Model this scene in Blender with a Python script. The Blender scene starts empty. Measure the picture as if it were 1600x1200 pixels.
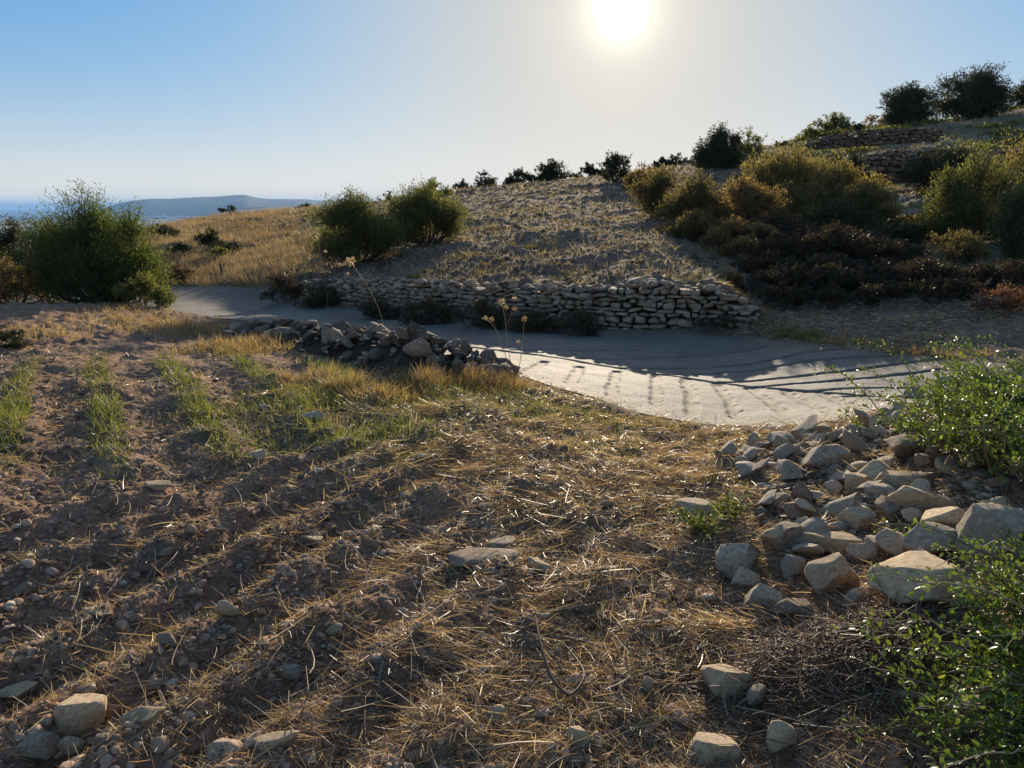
import bpy, math, random
import numpy as np
from mathutils import Vector
R = math.radians
rng = np.random.default_rng(7)
random.seed(7)

# ------------------------------------------------------------------ camera, sky, sun, exposure
scn = bpy.context.scene
COL = scn.collection
CAMZ = 1.6
PITCH = R(12.6)
F = 1232.0
cam_d = bpy.data.cameras.new('camera')
cam = bpy.data.objects.new('camera', cam_d)
COL.objects.link(cam)
cam.location = (0, 0, CAMZ)
cam.rotation_euler = (R(90) - PITCH, 0, 0)
cam_d.sensor_width = 36
cam_d.lens = 36 * F / 1600
cam_d.clip_start = 0.05
cam_d.clip_end = 90000
scn.camera = cam

SUN_AZ, SUN_EL = R(7.3), R(12.7)
sdir = Vector((math.sin(SUN_AZ) * math.cos(SUN_EL), math.cos(SUN_AZ) * math.cos(SUN_EL), math.sin(SUN_EL)))
W = bpy.data.worlds.new('World')
scn.world = W
W.use_nodes = True
nt = W.node_tree
nt.nodes.clear()
def wn(t, **k):
    n = nt.nodes.new(t)
    for a, b in k.items():
        setattr(n, a, b)
    return n
def wl(a, b):
    nt.links.new(a, b)
out = wn('ShaderNodeOutputWorld')
bg = wn('ShaderNodeBackground')
sky = wn('ShaderNodeTexSky')
sky.sky_type = 'NISHITA'
sky.sun_disc = False
sky.sun_elevation = SUN_EL
sky.sun_rotation = SUN_AZ
sky.altitude = 200
sky.air_density = 1.0
sky.dust_density = 0.6
sky.ozone_density = 2.2
bg.inputs['Strength'].default_value = 0.1
# the bright disc and aureole of the sun, placed by direction in the sky
tc = wn('ShaderNodeTexCoord')
nrm = wn('ShaderNodeVectorMath', operation='NORMALIZE')
dot = wn('ShaderNodeVectorMath', operation='DOT_PRODUCT')
dot.inputs[1].default_value = sdir
wl(tc.outputs['Generated'], nrm.inputs[0]); wl(nrm.outputs[0], dot.inputs[0])
ac = wn('ShaderNodeMath', operation='ARCCOSINE')
wl(dot.outputs['Value'], ac.inputs[0])
def aureole(width, amp, col):
    # amp * exp(-(ang/width)^2)
    a = wn('ShaderNodeMath', operation='DIVIDE'); wl(ac.outputs[0], a.inputs[0]); a.inputs[1].default_value = width
    b = wn('ShaderNodeMath', operation='POWER'); wl(a.outputs[0], b.inputs[0]); b.inputs[1].default_value = 2
    c = wn('ShaderNodeMath', operation='MULTIPLY'); wl(b.outputs[0], c.inputs[0]); c.inputs[1].default_value = -1
    e = wn('ShaderNodeMath', operation='EXPONENT'); wl(c.outputs[0], e.inputs[0])
    m = wn('ShaderNodeVectorMath', operation='SCALE'); m.inputs[0].default_value = [amp * x for x in col]
    wl(e.outputs[0], m.inputs['Scale'])
    return m.outputs[0]
SKY_K = (.28, .28, .24)
SKY_MUL = (.20, .56, 1.45)
mul = wn('ShaderNodeVectorMath', operation='MULTIPLY'); mul.inputs[1].default_value = SKY_MUL
wl(sky.outputs[0], mul.inputs[0])
# soft shoulder so that the sky near the sun keeps its tone: c / (1 + k c)
den = wn('ShaderNodeVectorMath', operation='MULTIPLY_ADD'); den.inputs[1].default_value = SKY_K; den.inputs[2].default_value = (1, 1, 1)
wl(mul.outputs[0], den.inputs[0])
dv = wn('ShaderNodeVectorMath', operation='DIVIDE'); wl(mul.outputs[0], dv.inputs[0]); wl(den.outputs[0], dv.inputs[1])
# whitish veil round the sun
gz = aureole(R(17), .85, (1, 1, 1))
vm = wn('ShaderNodeMix', data_type='RGBA'); vs = wn('ShaderNodeSeparateXYZ'); wl(gz, vs.inputs[0]); wl(vs.outputs[0], vm.inputs[0])
wl(dv.outputs[0], vm.inputs[6]); vm.inputs[7].default_value = (2.75, 2.45, 1.98, 1)
# pale warm band of haze low over the horizon
sx = wn('ShaderNodeSeparateXYZ'); wl(nrm.outputs[0], sx.inputs[0])
hz = wn('ShaderNodeMath', operation='MULTIPLY'); wl(sx.outputs[2], hz.inputs[0]); hz.inputs[1].default_value = -1 / .07
he = wn('ShaderNodeMath', operation='EXPONENT'); wl(hz.outputs[0], he.inputs[0])
hc = wn('ShaderNodeMath', operation='MULTIPLY', use_clamp=True); wl(he.outputs[0], hc.inputs[0]); hc.inputs[1].default_value = .95
hm = wn('ShaderNodeMix', data_type='RGBA'); wl(hc.outputs[0], hm.inputs[0]); wl(vm.outputs[2], hm.inputs[6]); hm.inputs[7].default_value = (4.5, 3.95, 3.15, 1)
# unseen sky above the frame, brightened and warmed as added fill for the shade
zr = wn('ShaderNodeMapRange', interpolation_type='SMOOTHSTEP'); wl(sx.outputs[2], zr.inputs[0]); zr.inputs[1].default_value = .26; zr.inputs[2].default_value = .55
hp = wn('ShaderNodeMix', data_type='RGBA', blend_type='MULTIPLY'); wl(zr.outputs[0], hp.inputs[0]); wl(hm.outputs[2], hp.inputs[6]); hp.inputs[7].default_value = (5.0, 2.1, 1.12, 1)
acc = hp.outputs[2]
for wd, am, cl in ((R(.75), 40, (1, .97, .9)), (R(2.1), 2.4, (1, .95, .66)), (R(5.5), 0.8, (1, .92, .78))):
    ad = wn('ShaderNodeVectorMath', operation='ADD')
    wl(acc, ad.inputs[0]); wl(aureole(wd, am, cl), ad.inputs[1]); acc = ad.outputs[0]
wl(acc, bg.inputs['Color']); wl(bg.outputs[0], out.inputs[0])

sl = bpy.data.lights.new('sun', 'SUN')
sl.energy = 3.2
sl.angle = R(0.5)
sl.color = (1.0, 0.85, 0.64)
so = bpy.data.objects.new('sun', sl)
so.rotation_euler = (-sdir).to_track_quat('-Z', 'Y').to_euler()
so.location = (20, 60, 40)
COL.objects.link(so)
scn.view_settings.view_transform = 'Standard'
scn.view_settings.look = 'None'
scn.view_settings.exposure = 1.4
scn.view_settings.gamma = 1
scn.render.engine = 'CYCLES'
scn.cycles.max_bounces = 6
scn.cycles.transmission_bounces = 4
scn.cycles.diffuse_bounces = 3
scn.cycles.volume_bounces = 0

# ------------------------------------------------------------------ noise and projection helpers
_TAB = rng.random((256, 256))
def vnoise(x, y, s=0):
    x = x + s * 17.31; y = y + s * 9.77
    xi = np.floor(x).astype(np.int64); yi = np.floor(y).astype(np.int64)
    fx = x - xi; fy = y - yi
    fx = fx * fx * (3 - 2 * fx); fy = fy * fy * (3 - 2 * fy)
    a = _TAB[xi & 255, yi & 255]; b = _TAB[(xi + 1) & 255, yi & 255]
    c = _TAB[xi & 255, (yi + 1) & 255]; d = _TAB[(xi + 1) & 255, (yi + 1) & 255]
    return (a * (1 - fx) + b * fx) * (1 - fy) + (c * (1 - fx) + d * fx) * fy
def fbm(x, y, oct=4, s=0, gain=.5):
    v = 0; a = 1; t = 0
    for o in range(oct):
        v = v + a * (vnoise(x, y, s + o) - .5); t += a
        x = x * 1.93 + y * .31; y = y * 1.93 - x * .16; a *= gain
    return v / t * 2
def sstep(a, b, x):
    t = np.clip((x - a) / (b - a), 0, 1)
    return t * t * (3 - 2 * t)
cP, sP = math.cos(PITCH), math.sin(PITCH)
def ray(u, v):
    a = (np.asarray(u, float) - 800) / F; b = (600 - np.asarray(v, float)) / F
    return a, cP + b * sP, -sP + b * cP
def atz(u, v, z):       # world point of a sight line on the level z
    a, y, w = ray(u, v); s = (z - CAMZ) / w
    return np.array([a * s, y * s, z + 0 * s])
def atd(u, v, d):       # world point of a sight line at distance d ahead
    a, y, w = ray(u, v); s = d / y
    return np.array([a * s, d + 0 * s, CAMZ + w * s])

# ------------------------------------------------------------------ lie of the land
CP = []
for u, v, z in [  # near field
        (-600, 1200, 0), (0, 1190, 0), (400, 1190, 0), (800, 1190, 0), (1200, 1190, .02), (1600, 1190, .12), (2200, 1190, .2),
        (-300, 900, 0), (0, 900, 0), (400, 900, 0), (800, 900, 0), (1150, 900, 0), (1400, 860, .14), (1600, 860, .3), (2000, 900, .35),
        (-200, 700, 0), (0, 700, 0), (400, 700, 0), (800, 700, -.02), (1100, 720, -.05), (1250, 720, .06), (1400, 740, .16), (1600, 720, .32), (2000, 720, .4),
        (0, 600, -.03), (300, 600, 0), (600, 590, 0), (750, 612, -.05), (900, 645, -.14), (1050, 672, -.2), (1200, 685, -.14), (1330, 668, .02), (1440, 640, .14), (1560, 620, .25), (1750, 640, .3),
        (-300, 520, -.2), (0, 520, -.12), (250, 530, -.1), (420, 545, -.08),
        (-300, 480, -.4), (0, 485, -.35), (150, 478, -.35),
        # road
        (1700, 660, -.16), (1500, 610, -.2), (1400, 610, -.22), (1300, 600, -.25), (1200, 620, -.25), (1180, 530, -.25), (1050, 600, -.25), (1000, 516, -.26), (850, 550, -.27), (900, 511, -.27),
        (700, 530, -.3), (700, 497, -.3), (540, 505, -.33), (540, 477, -.34), (420, 495, -.38), (420, 463, -.38), (300, 480, -.44), (300, 452, -.44), (200, 455, -.5),
        # far side of road on the right
        (1250, 520, -.12), (1400, 535, -.12), (1550, 545, -.05), (1750, 560, 0), (1300, 480, .08), (1450, 490, .12), (1600, 500, .15), (1800, 500, .2),
        ]:
    CP.append(atz(u, v, z))
for u, v, d in [
        # foot of the upper field just behind the wall
        (1165, 478, 12.6),
        (720, 366, 22), (900, 362, 21), (1060, 372, 19), (1200, 400, 17), (620, 385, 22), (540, 395, 22),
        (720, 330, 36), (900, 320, 34), (1080, 318, 32), (620, 342, 34),
        (560, 320, 58), (620, 313, 58), (720, 300, 60), (800, 291, 60), (900, 281, 60), (1000, 268, 60), (1100, 252, 60), (1180, 236, 62),
        (1250, 218, 66), (1330, 207, 70), (1400, 197, 72), (1480, 192, 74), (1550, 182, 76), (1620, 165, 78), (1800, 150, 80),
        (1300, 360, 22), (1450, 365, 20), (1600, 380, 19), (1800, 380, 19),
        (1300, 300, 33), (1400, 305, 32), (1500, 300, 32), (1650, 300, 32), (1850, 290, 32),
        (1290, 255, 44), (1400, 246, 44), (1500, 240, 44), (1650, 240, 44), (1850, 235, 44),
        (1300, 228, 55), (1400, 219, 55), (1530, 212, 56), (1700, 205, 56),
        # golden field on the left
        (430, 447, 18.5), (340, 440, 20.5), (270, 438, 22), (400, 402, 26), (300, 402, 26), (480, 385, 26),
        (400, 362, 38), (300, 366, 38), (480, 350, 38), (250, 385, 30), (480, 326, 58), (400, 336, 60), (330, 342, 60), (270, 350, 56),
        (150, 420, 26), (0, 420, 26), (-250, 420, 26), (180, 372, 48), (0, 375, 48), (-250, 380, 48)]:
    CP.append(atd(u, v, d))
for x, y, z in [(-6, 0, 0), (6, 0, .3), (-4, -6, 0), (4, -6, .2), (-25, 5, -.4), (25, 5, 1.0), (0, 1, 0), (-2, 1, 0), (2.4, 1, .1),
                (-60, 30, -1.5), (60, 30, 6), (80, 60, 9)]:
    CP.append(np.array([x, y, z]))
# beyond the crest the land drops away
for u, z in ((-300, -14), (0, -12), (200, -9), (400, -5), (600, -2), (800, 0), (1000, 2), (1200, 4), (1400, 6), (1600, 8), (1900, 8)):
    a = (u - 800) / F
    CP.append(np.array([a * 120, 118, z]))
CP = np.array(CP)
# foot line of the dry stone wall: u, v, height
WROWS = [(1172, 523, .30), (1150, 521, .52), (1128, 519, .66), (1090, 517, .74), (1040, 515, .80), (980, 513, .79), (940, 511, .68), (880, 508, .66), (800, 503, .66), (700, 495, .66), (620, 486, .63), (560, 478, .60), (520, 474, .52), (480, 467, .40)]
WPATH = [atz(u, v, np.interp(u, [480, 700, 1000, 1180], [-.36, -.30, -.26, -.25])) for u, v, h in WROWS][::-1]
WHTS = [h * .87 for _, _, h in WROWS][::-1]
WLX = np.array([WPATH[0][0] - 1.5] + [p[0] for p in WPATH] + [WPATH[-1][0] + .25]); WLY = np.array([WPATH[0][1] + .5] + [p[1] for p in WPATH] + [WPATH[-1][1] - .05])
WLH = np.array([0] + [h * .85 for h in WHTS] + [0])
def warp(x, y):
    r = np.hypot(x, y) + 1e-9
    k = np.log1p(r / 4) / r
    return x * k, y * k
_cx, _cy = warp(CP[:, 0], CP[:, 1])
def tps(r2):
    return .5 * r2 * np.log(r2 + 1e-12)
_n = len(CP)
_A = np.zeros((_n + 3, _n + 3))
_A[:_n, :_n] = tps((_cx[:, None] - _cx) ** 2 + (_cy[:, None] - _cy) ** 2) + np.eye(_n) * 2e-4
_A[:_n, _n] = 1; _A[:_n, _n + 1] = _cx; _A[:_n, _n + 2] = _cy
_A[_n:, :_n] = _A[:_n, _n:].T
_w = np.linalg.solve(_A, np.concatenate([CP[:, 2], np.zeros(3)]))
def macro(x, y):
    x = np.asarray(x, float); y = np.asarray(y, float)
    sh = x.shape; x = x.ravel(); y = y.ravel()
    res = np.empty(len(x))
    for i in range(0, len(x), 60000):
        px, py = warp(np.clip(x[i:i + 60000], -160, 160), np.clip(y[i:i + 60000], -30, 130))
        res[i:i + 60000] = tps((px[:, None] - _cx) ** 2 + (py[:, None] - _cy) ** 2) @ _w[:_n] + _w[_n] + _w[_n + 1] * px + _w[_n + 2] * py
    r = np.hypot(x, y)
    w = sstep(95, 900, r)
    res = res * (1 - w) + (-100) * w
    # the ground held up behind the dry stone wall, running out up the slope
    e = y - np.interp(x, WLX, WLY)
    res = res + np.interp(x, WLX, WLH, 0, 0) * sstep(.3, .62, e) * np.clip(1 - (e - .4) / 8.5, 0, 1)
    return res.reshape(sh)

def seg_dist(px, py, poly, closed=False):
    best = np.full(np.shape(px), 1e9)
    n = len(poly)
    for i in range(n if closed else n - 1):
        ax, ay = poly[i][:2]; bx, by = poly[(i + 1) % n][:2]
        dx, dy = bx - ax, by - ay
        t = np.clip(((px - ax) * dx + (py - ay) * dy) / (dx * dx + dy * dy + 1e-12), 0, 1)
        best = np.minimum(best, (px - ax - t * dx) ** 2 + (py - ay - t * dy) ** 2)
    return np.sqrt(best)
def inside(px, py, poly):
    r = np.zeros(np.shape(px), bool)
    n = len(poly)
    for i in range(n):
        ax, ay = poly[i][:2]; bx, by = poly[(i + 1) % n][:2]
        c = ((ay > py) != (by > py))
        with np.errstate(divide='ignore', invalid='ignore'):
            xx = (bx - ax) * (py - ay) / (by - ay) + ax
        r ^= c & (px < xx)
    return r
def pixpoly(pts, z):
    return [tuple(atz(u, v, z)[:2]) for u, v in pts]

# road edges, given where they meet the ground
ROAD_FAR = [(1950, 640, -.15), (1700, 604, -.16), (1530, 574, -.2), (1400, 560, -.22), (1300, 549, -.24), (1180, 530, -.25), (1100, 522, -.25), (1000, 515, -.26), (900, 510, -.27),
            (800, 504, -.28), (700, 496, -.3), (620, 487, -.32), (540, 476, -.34), (480, 468, -.36), (420, 461, -.38), (350, 455, -.42), (300, 450, -.44), (240, 447, -.47), (120, 446, -.5), (-50, 452, -.6)]
ROAD_NEAR = [(1950, 800, -.12), (1700, 735, -.13), (1500, 690, -.17), (1400, 680, -.2), (1300, 678, -.22), (1180, 670, -.24), (1080, 660, -.25), (1000, 648, -.25), (930, 630, -.26), (860, 616, -.26),
             (780, 590, -.28), (700, 568, -.3), (620, 545, -.32), (540, 527, -.33), (460, 515, -.35), (380, 505, -.38), (300, 492, -.42), (240, 486, -.45), (150, 478, -.48), (-50, 480, -.6)]
RF = np.array([atz(*p) for p in ROAD_FAR]); RN = np.array([atz(*p) for p in ROAD_NEAR])
ROADPOLY = [tuple(p[:2]) for p in RF] + [tuple(p[:2]) for p in RN[::-1]]
_bb = (min(p[0] for p in ROADPOLY) - 1, max(p[0] for p in ROADPOLY) + 1, min(p[1] for p in ROADPOLY) - 1, max(p[1] for p in ROADPOLY) + 1)
def road_sd(x, y):      # signed distance, negative on the road
    d = np.full(np.shape(x), 9.)
    m = (x > _bb[0]) & (x < _bb[1]) & (y > _bb[2]) & (y < _bb[3])
    if m.any():
        q = seg_dist(x[m], y[m], ROADPOLY, True)
        q = np.where(inside(x[m], y[m], ROADPOLY), -q, q)
        d[m] = np.minimum(q, 9)
    return d

# zones of the near field
HEAD0, HEAD1 = atz(-60, 812, 0)[:2], atz(620, 690, 0)[:2]
_hd = (HEAD1 - HEAD0) / np.linalg.norm(HEAD1 - HEAD0); _hn = np.array([-_hd[1], _hd[0]])
def furrow(x, y):
    """the tractor rows: a strip of rows along the headland, and rows running off to the left behind it"""
    s = (x - HEAD0[0]) * _hn[0] + (y - HEAD0[1]) * _hn[1]
    wob = .12 * fbm(x * .5, y * .5, 2, 3)
    a1 = R(28); c1 = x * math.cos(a1) - y * math.sin(a1)
    f1 = np.cos((c1 + wob) * 2 * math.pi / .39)
    a2 = R(-28); c2 = x * math.cos(a2) - y * math.sin(a2)
    f2 = np.cos((c2 + wob * .6) * 2 * math.pi / .66)
    k = sstep(-.15, .15, s)
    am1 = (.040 + .014 * vnoise(x * 1.1, y * 1.1, 6)) * (1 - sstep(-.9, .9, x + .1 * y)) + .005
    am2 = .028 * sstep(9.5, 6, y)
    return f1 * am1 * (1 - k) + f2 * am2 * k, f2, k
def field_mask(x, y):
    return sstep(.0, .6, road_sd(x, y)) * (seg_side(x, y) > 0)
NEARLINE = np.array([p[:2] for p in RN])
def seg_side(x, y):     # +1 on the camera side of the road
    xs = NEARLINE[::-1, 0]; ys = NEARLINE[::-1, 1]
    return np.where(y < np.interp(x, xs, ys), 1, -1)
def Hs(x, y):
    """ground height without the finest grain"""
    x = np.asarray(x, float); y = np.asarray(y, float)
    z = macro(x, y)
    sd = road_sd(x, y)
    near = (seg_side(x, y) > 0) & (sd > 0)
    off = sstep(0, .5, sd)
    fz, _, _ = furrow(x, y)
    far = sstep(8, 20, np.hypot(x, y))
    z = z + np.where(near, fz * sstep(.1, 1.2, sd), 0)
    z = z + off * (.045 * fbm(x * 1.5, y * 1.5, 3, 11) + .16 * far * fbm(x * .45, y * .45, 3, 21))
    up = (~near) & (y > 10) & (y < 70)
    z = z + np.where(up, off * .09 * fbm(x * 1.6, y * 1.6, 2, 31), 0)
    z = z - .05 * sstep(.12, -.1, sd)
    # rough bank thrown up along the near edge of the road
    return z
def Hf(x, y):
    z = Hs(x, y)
    r = np.hypot(x, y)
    sd = road_sd(x, y)
    k = sstep(.0, .4, sd)
    cl = np.abs(fbm(x * 6, y * 6, 3, 41))
    z = z + k * (.045 * fbm(x * 4.2, y * 4.2, 3, 51) + .05 * (cl - .2) + .012 * fbm(x * 19, y * 19, 3, 61)) * np.where(r < 11, 1, 1.6)
    return z
def ground_hit(u, v, off=0.):
    """where the sight line through a pixel of the photograph meets the ground"""
    a, yy, w = ray(u, v)
    ds = np.exp(np.linspace(math.log(1.2), math.log(110), 500))
    s = ds / yy
    X, Y, Z = a * s, ds, CAMZ + w * s
    g = Hs(X, Y) + off
    b = np.nonzero(Z < g)[0]
    i = b[0] if len(b) else 499
    if i == 0: return np.array([X[0], Y[0], g[0]])
    t = (Z[i - 1] - g[i - 1]) / ((Z[i - 1] - g[i - 1]) - (Z[i] - g[i]) + 1e-9)
    t = min(max(t, 0), 1)
    return np.array([X[i - 1] + (X[i] - X[i - 1]) * t, Y[i - 1] + (Y[i] - Y[i - 1]) * t, g[i - 1] + (g[i] - g[i - 1]) * t])

# ------------------------------------------------------------------ mesh helpers
def mesh(name, V, Fc, attrs=None, smooth=False):
    V = np.asarray(V, np.float32).reshape(-1, 3); Fc = np.asarray(Fc, np.int32)
    me = bpy.data.meshes.new(name)
    k = Fc.shape[1]; nf = len(Fc)
    me.vertices.add(len(V)); me.vertices.foreach_set('co', V.ravel())
    me.loops.add(nf * k); me.loops.foreach_set('vertex_index', Fc.ravel())
    me.polygons.add(nf)
    me.polygons.foreach_set('loop_start', np.arange(0, nf * k, k, dtype=np.int32))
    me.polygons.foreach_set('loop_total', np.full(nf, k, np.int32))
    if smooth: me.polygons.foreach_set('use_smooth', np.ones(nf, bool))
    for an, av in (attrs or {}).items():
        av = np.asarray(av, np.float32)
        if av.ndim == 1:
            me.attributes.new(an, 'FLOAT', 'POINT').data.foreach_set('value', av)
        else:
            c = np.ones((len(av), 4), np.float32); c[:, :3] = av
            me.attributes.new(an, 'FLOAT_COLOR', 'POINT').data.foreach_set('color', c.ravel())
    me.update(calc_edges=True)
    return me
def link(name, me, mat, parent=None, loc=None):
    o = bpy.data.objects.new(name, me)
    COL.objects.link(o)
    if mat and not me.materials: me.materials.append(mat)
    if parent: o.parent = parent
    if loc is not None: o.location = [float(q) for q in loc]
    return o
def tag(o, label=None, cat=None, group=None, kind=None):
    if label: o['label'] = label
    if cat: o['category'] = cat
    if group: o['group'] = group
    if kind: o['kind'] = kind
    return o
def empty(name, loc):
    o = bpy.data.objects.new(name, None); COL.objects.link(o)
    o.location = [float(q) for q in loc]; o.empty_display_size = .2
    return o
def merge(parts):
    Vs, Fs, A, n = [], [], {}, 0
    for V, Fc, at in parts:
        Vs.append(V.reshape(-1, 3)); Fs.append(Fc + n); n += len(Vs[-1])
        for k, v in at.items(): A.setdefault(k, []).append(v)
    return np.concatenate(Vs), np.concatenate(Fs), {k: np.concatenate(v) for k, v in A.items()}
def unit(v):
    return v / (np.linalg.norm(v, axis=-1, keepdims=True) + 1e-12)
def ribbons(P, D, L, Wd, bend=.3, seg=2, rnd=None, taper=.9, droop=0.):
    n = len(P)
    D = unit(D)
    side = unit(np.cross(D, rng.normal(size=(n, 3))))
    bv = unit(rng.normal(size=(n, 3))) * bend
    bv[:, 2] -= droop
    L = np.broadcast_to(L, (n,)); Wd = np.broadcast_to(Wd, (n,))
    t = np.linspace(0, 1, seg + 1)
    C = P[:, None] + D[:, None] * (L[:, None] * t)[..., None] + bv[:, None] * (L[:, None] * t ** 2)[..., None]
    w = (Wd[:, None] * (1 - taper * t ** 1.5))[..., None] * side[:, None] * .5
    V = np.stack([C - w, C + w], 2).reshape(-1, 3)
    b = np.arange(n)[:, None] * 2 * (seg + 1) + np.arange(seg) * 2
    Fc = np.stack([b, b + 1, b + 3, b + 2], -1).reshape(-1, 4)
    if rnd is None: rnd = rng.random(n)
    return V, Fc, {'rnd': np.repeat(rnd, 2 * (seg + 1))}
def leaves(P, D, L, Wd, rnd=None, fold=.25):
    """pointed leaves of two halves folded along the midrib"""
    n = len(P)
    D = unit(D)
    side = unit(np.cross(D, rng.normal(size=(n, 3)))); nr = np.cross(D, side)
    L = np.broadcast_to(L, (n,))[:, None]; Wd = np.broadcast_to(Wd, (n,))[:, None]
    tip = P + D * L - nr * L * .12
    m1 = P + D * L * .45 + side * Wd * .5 + nr * Wd * fold
    m2 = P + D * L * .45 - side * Wd * .5 + nr * Wd * fold
    V = np.stack([P, m1, tip, m2], 1).reshape(-1, 3)
    b = np.arange(n)[:, None] * 4
    Fc = np.concatenate([b + np.array([[0, 1, 2]]), b + np.array([[0, 2, 3]])], 0)
    if rnd is None: rnd = rng.random(n)
    return V, Fc, {'rnd': np.repeat(rnd, 4)}
def tubes(C, rad, ns=4):
    """C (n,k,3) polylines, rad (n,k)"""
    n, k, _ = C.shape
    T = np.gradient(C, axis=1); T = unit(T)
    ref = np.where(np.abs(T[..., 2:3]) > .9, np.array([1., 0, 0]), np.array([0, 0, 1.]))
    A = unit(np.cross(T, ref)); B = np.cross(T, A)
    th = np.arange(ns) * 2 * math.pi / ns
    V = C[:, :, None] + rad[:, :, None, None] * (A[:, :, None] * np.cos(th)[:, None] + B[:, :, None] * np.sin(th)[:, None])
    V = V.reshape(-1, 3)
    i = np.arange(n)[:, None, None] * k * ns + np.arange(k - 1)[None, :, None] * ns
    j = np.arange(ns)[None, None, :]; j2 = (j + 1) % ns
    Fc = np.stack([i + j, i + j2, i + ns + j2, i + ns + j], -1).reshape(-1, 4)
    return V, Fc, {'rnd': np.repeat(rng.random(n), k * ns)}
def icos(sub):
    import bmesh
    bm = bmesh.new(); bmesh.ops.create_icosphere(bm, subdivisions=sub, radius=1)
    V = np.array([v.co[:] for v in bm.verts]); Fc = np.array([[v.index for v in f.verts] for f in bm.faces]); bm.free()
    return V, Fc
ICO = {k: icos(k) for k in (1, 2, 3, 4)}
def n3(P, f, s=0):
    return (vnoise(P[:, 0] * f + 5, P[:, 1] * f + P[:, 2] * f * .7, s) + vnoise(P[:, 1] * f + 9, P[:, 2] * f - P[:, 0] * f * .6, s + 3) + vnoise(P[:, 2] * f, P[:, 0] * f + P[:, 1] * f * .5, s + 7)) / 1.5 - 1
def rock_shape(sub=3, cuts=9, seed=0, flat=0.):
    g = np.random.default_rng(seed)
    V, Fc = ICO[sub]; V = V.copy()
    V *= (1 + .22 * n3(V + seed * 1.3, 1.1, seed % 9))[:, None]
    for i in range(cuts):
        nv = g.normal(size=3); nv /= np.linalg.norm(nv)
        if i < 2 and flat: nv = np.array([g.normal() * .12, g.normal() * .12, 1 if i == 0 else -1]); nv /= np.linalg.norm(nv)
        h = g.uniform(.38, .66)
        if i < 2 and flat: h = .42
        d = V @ nv
        V -= np.outer(np.maximum(d - h, 0) * .98, nv)
    if sub >= 3:
        V *= (1 + .055 * n3(V + seed, 2.7, 2) + .045 * n3(V + seed, 6.5, 4) + .025 * n3(V + seed, 14, 6))[:, None]
    mx = np.abs(V).max(0)
    return V / mx, Fc
def rotz(V, a):
    c, s = math.cos(a), math.sin(a)
    return V @ np.array([[c, s, 0], [-s, c, 0], [0, 0, 1]])
def rotx(V, a):
    c, s = math.cos(a), math.sin(a)
    return V @ np.array([[1, 0, 0], [0, c, s], [0, -s, c]])
def roty(V, a):
    c, s = math.cos(a), math.sin(a)
    return V @ np.array([[c, 0, -s], [0, 1, 0], [s, 0, c]])

# ------------------------------------------------------------------ materials
def mat_new(name):
    m = bpy.data.materials.new(name); m.use_nodes = True
    t = m.node_tree; t.nodes.clear()
    o = t.nodes.new('ShaderNodeOutputMaterial')
    return m, t, o
def N(t, typ, **k):
    n = t.nodes.new(typ)
    for a, b in k.items(): setattr(n, a, b)
    return n
def ramp(t, fac, stops):
    r = N(t, 'ShaderNodeValToRGB')
    e = r.color_ramp.elements
    while len(e) < len(stops): e.new(.5)
    for i, (p, c) in enumerate(stops):
        e[i].position = p; e[i].color = (*c, 1)
    t.links.new(fac, r.inputs[0])
    return r.outputs[0]
def leaf_mat(name, stops, trans=.45, rough=.5, spec=.3, tcol=1.25):
    m, t, o = mat_new(name)
    at = N(t, 'ShaderNodeAttribute', attribute_name='rnd')
    col = ramp(t, at.outputs['Fac'], stops)
    p = N(t, 'ShaderNodeBsdfPrincipled'); p.inputs['Roughness'].default_value = rough; p.inputs['Specular IOR Level'].default_value = spec
    t.links.new(col, p.inputs['Base Color'])
    tr = N(t, 'ShaderNodeBsdfTranslucent')
    g = N(t, 'ShaderNodeVectorMath', operation='MULTIPLY'); g.inputs[1].default_value = (tcol * 1.1, tcol * 1.05, tcol * .6)
    t.links.new(col, g.inputs[0]); t.links.new(g.outputs[0], tr.inputs[0])
    mx = N(t, 'ShaderNodeMixShader'); mx.inputs[0].default_value = trans
    t.links.new(p.outputs[0], mx.inputs[1]); t.links.new(tr.outputs[0], mx.inputs[2]); t.links.new(mx.outputs[0], o.inputs[0])
    return m
def noise_tex(t, vec, scale, detail=6, rough=.6):
    n = N(t, 'ShaderNodeTexNoise'); n.inputs['Scale'].default_value = scale; n.inputs['Detail'].default_value = detail; n.inputs['Roughness'].default_value = rough
    t.links.new(vec, n.inputs['Vector'])
    return n.outputs['Fac']
def mixc(t, fac, a, b, mode='MIX'):
    m = N(t, 'ShaderNodeMix', data_type='RGBA', blend_type=mode)
    if isinstance(fac, (int, float)): m.inputs[0].default_value = fac
    else: t.links.new(fac, m.inputs[0])
    for s, i in ((a, 6), (b, 7)):
        if isinstance(s, tuple): m.inputs[i].default_value = (*s, 1)
        else: t.links.new(s, m.inputs[i])
    return m.outputs[2]
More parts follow.
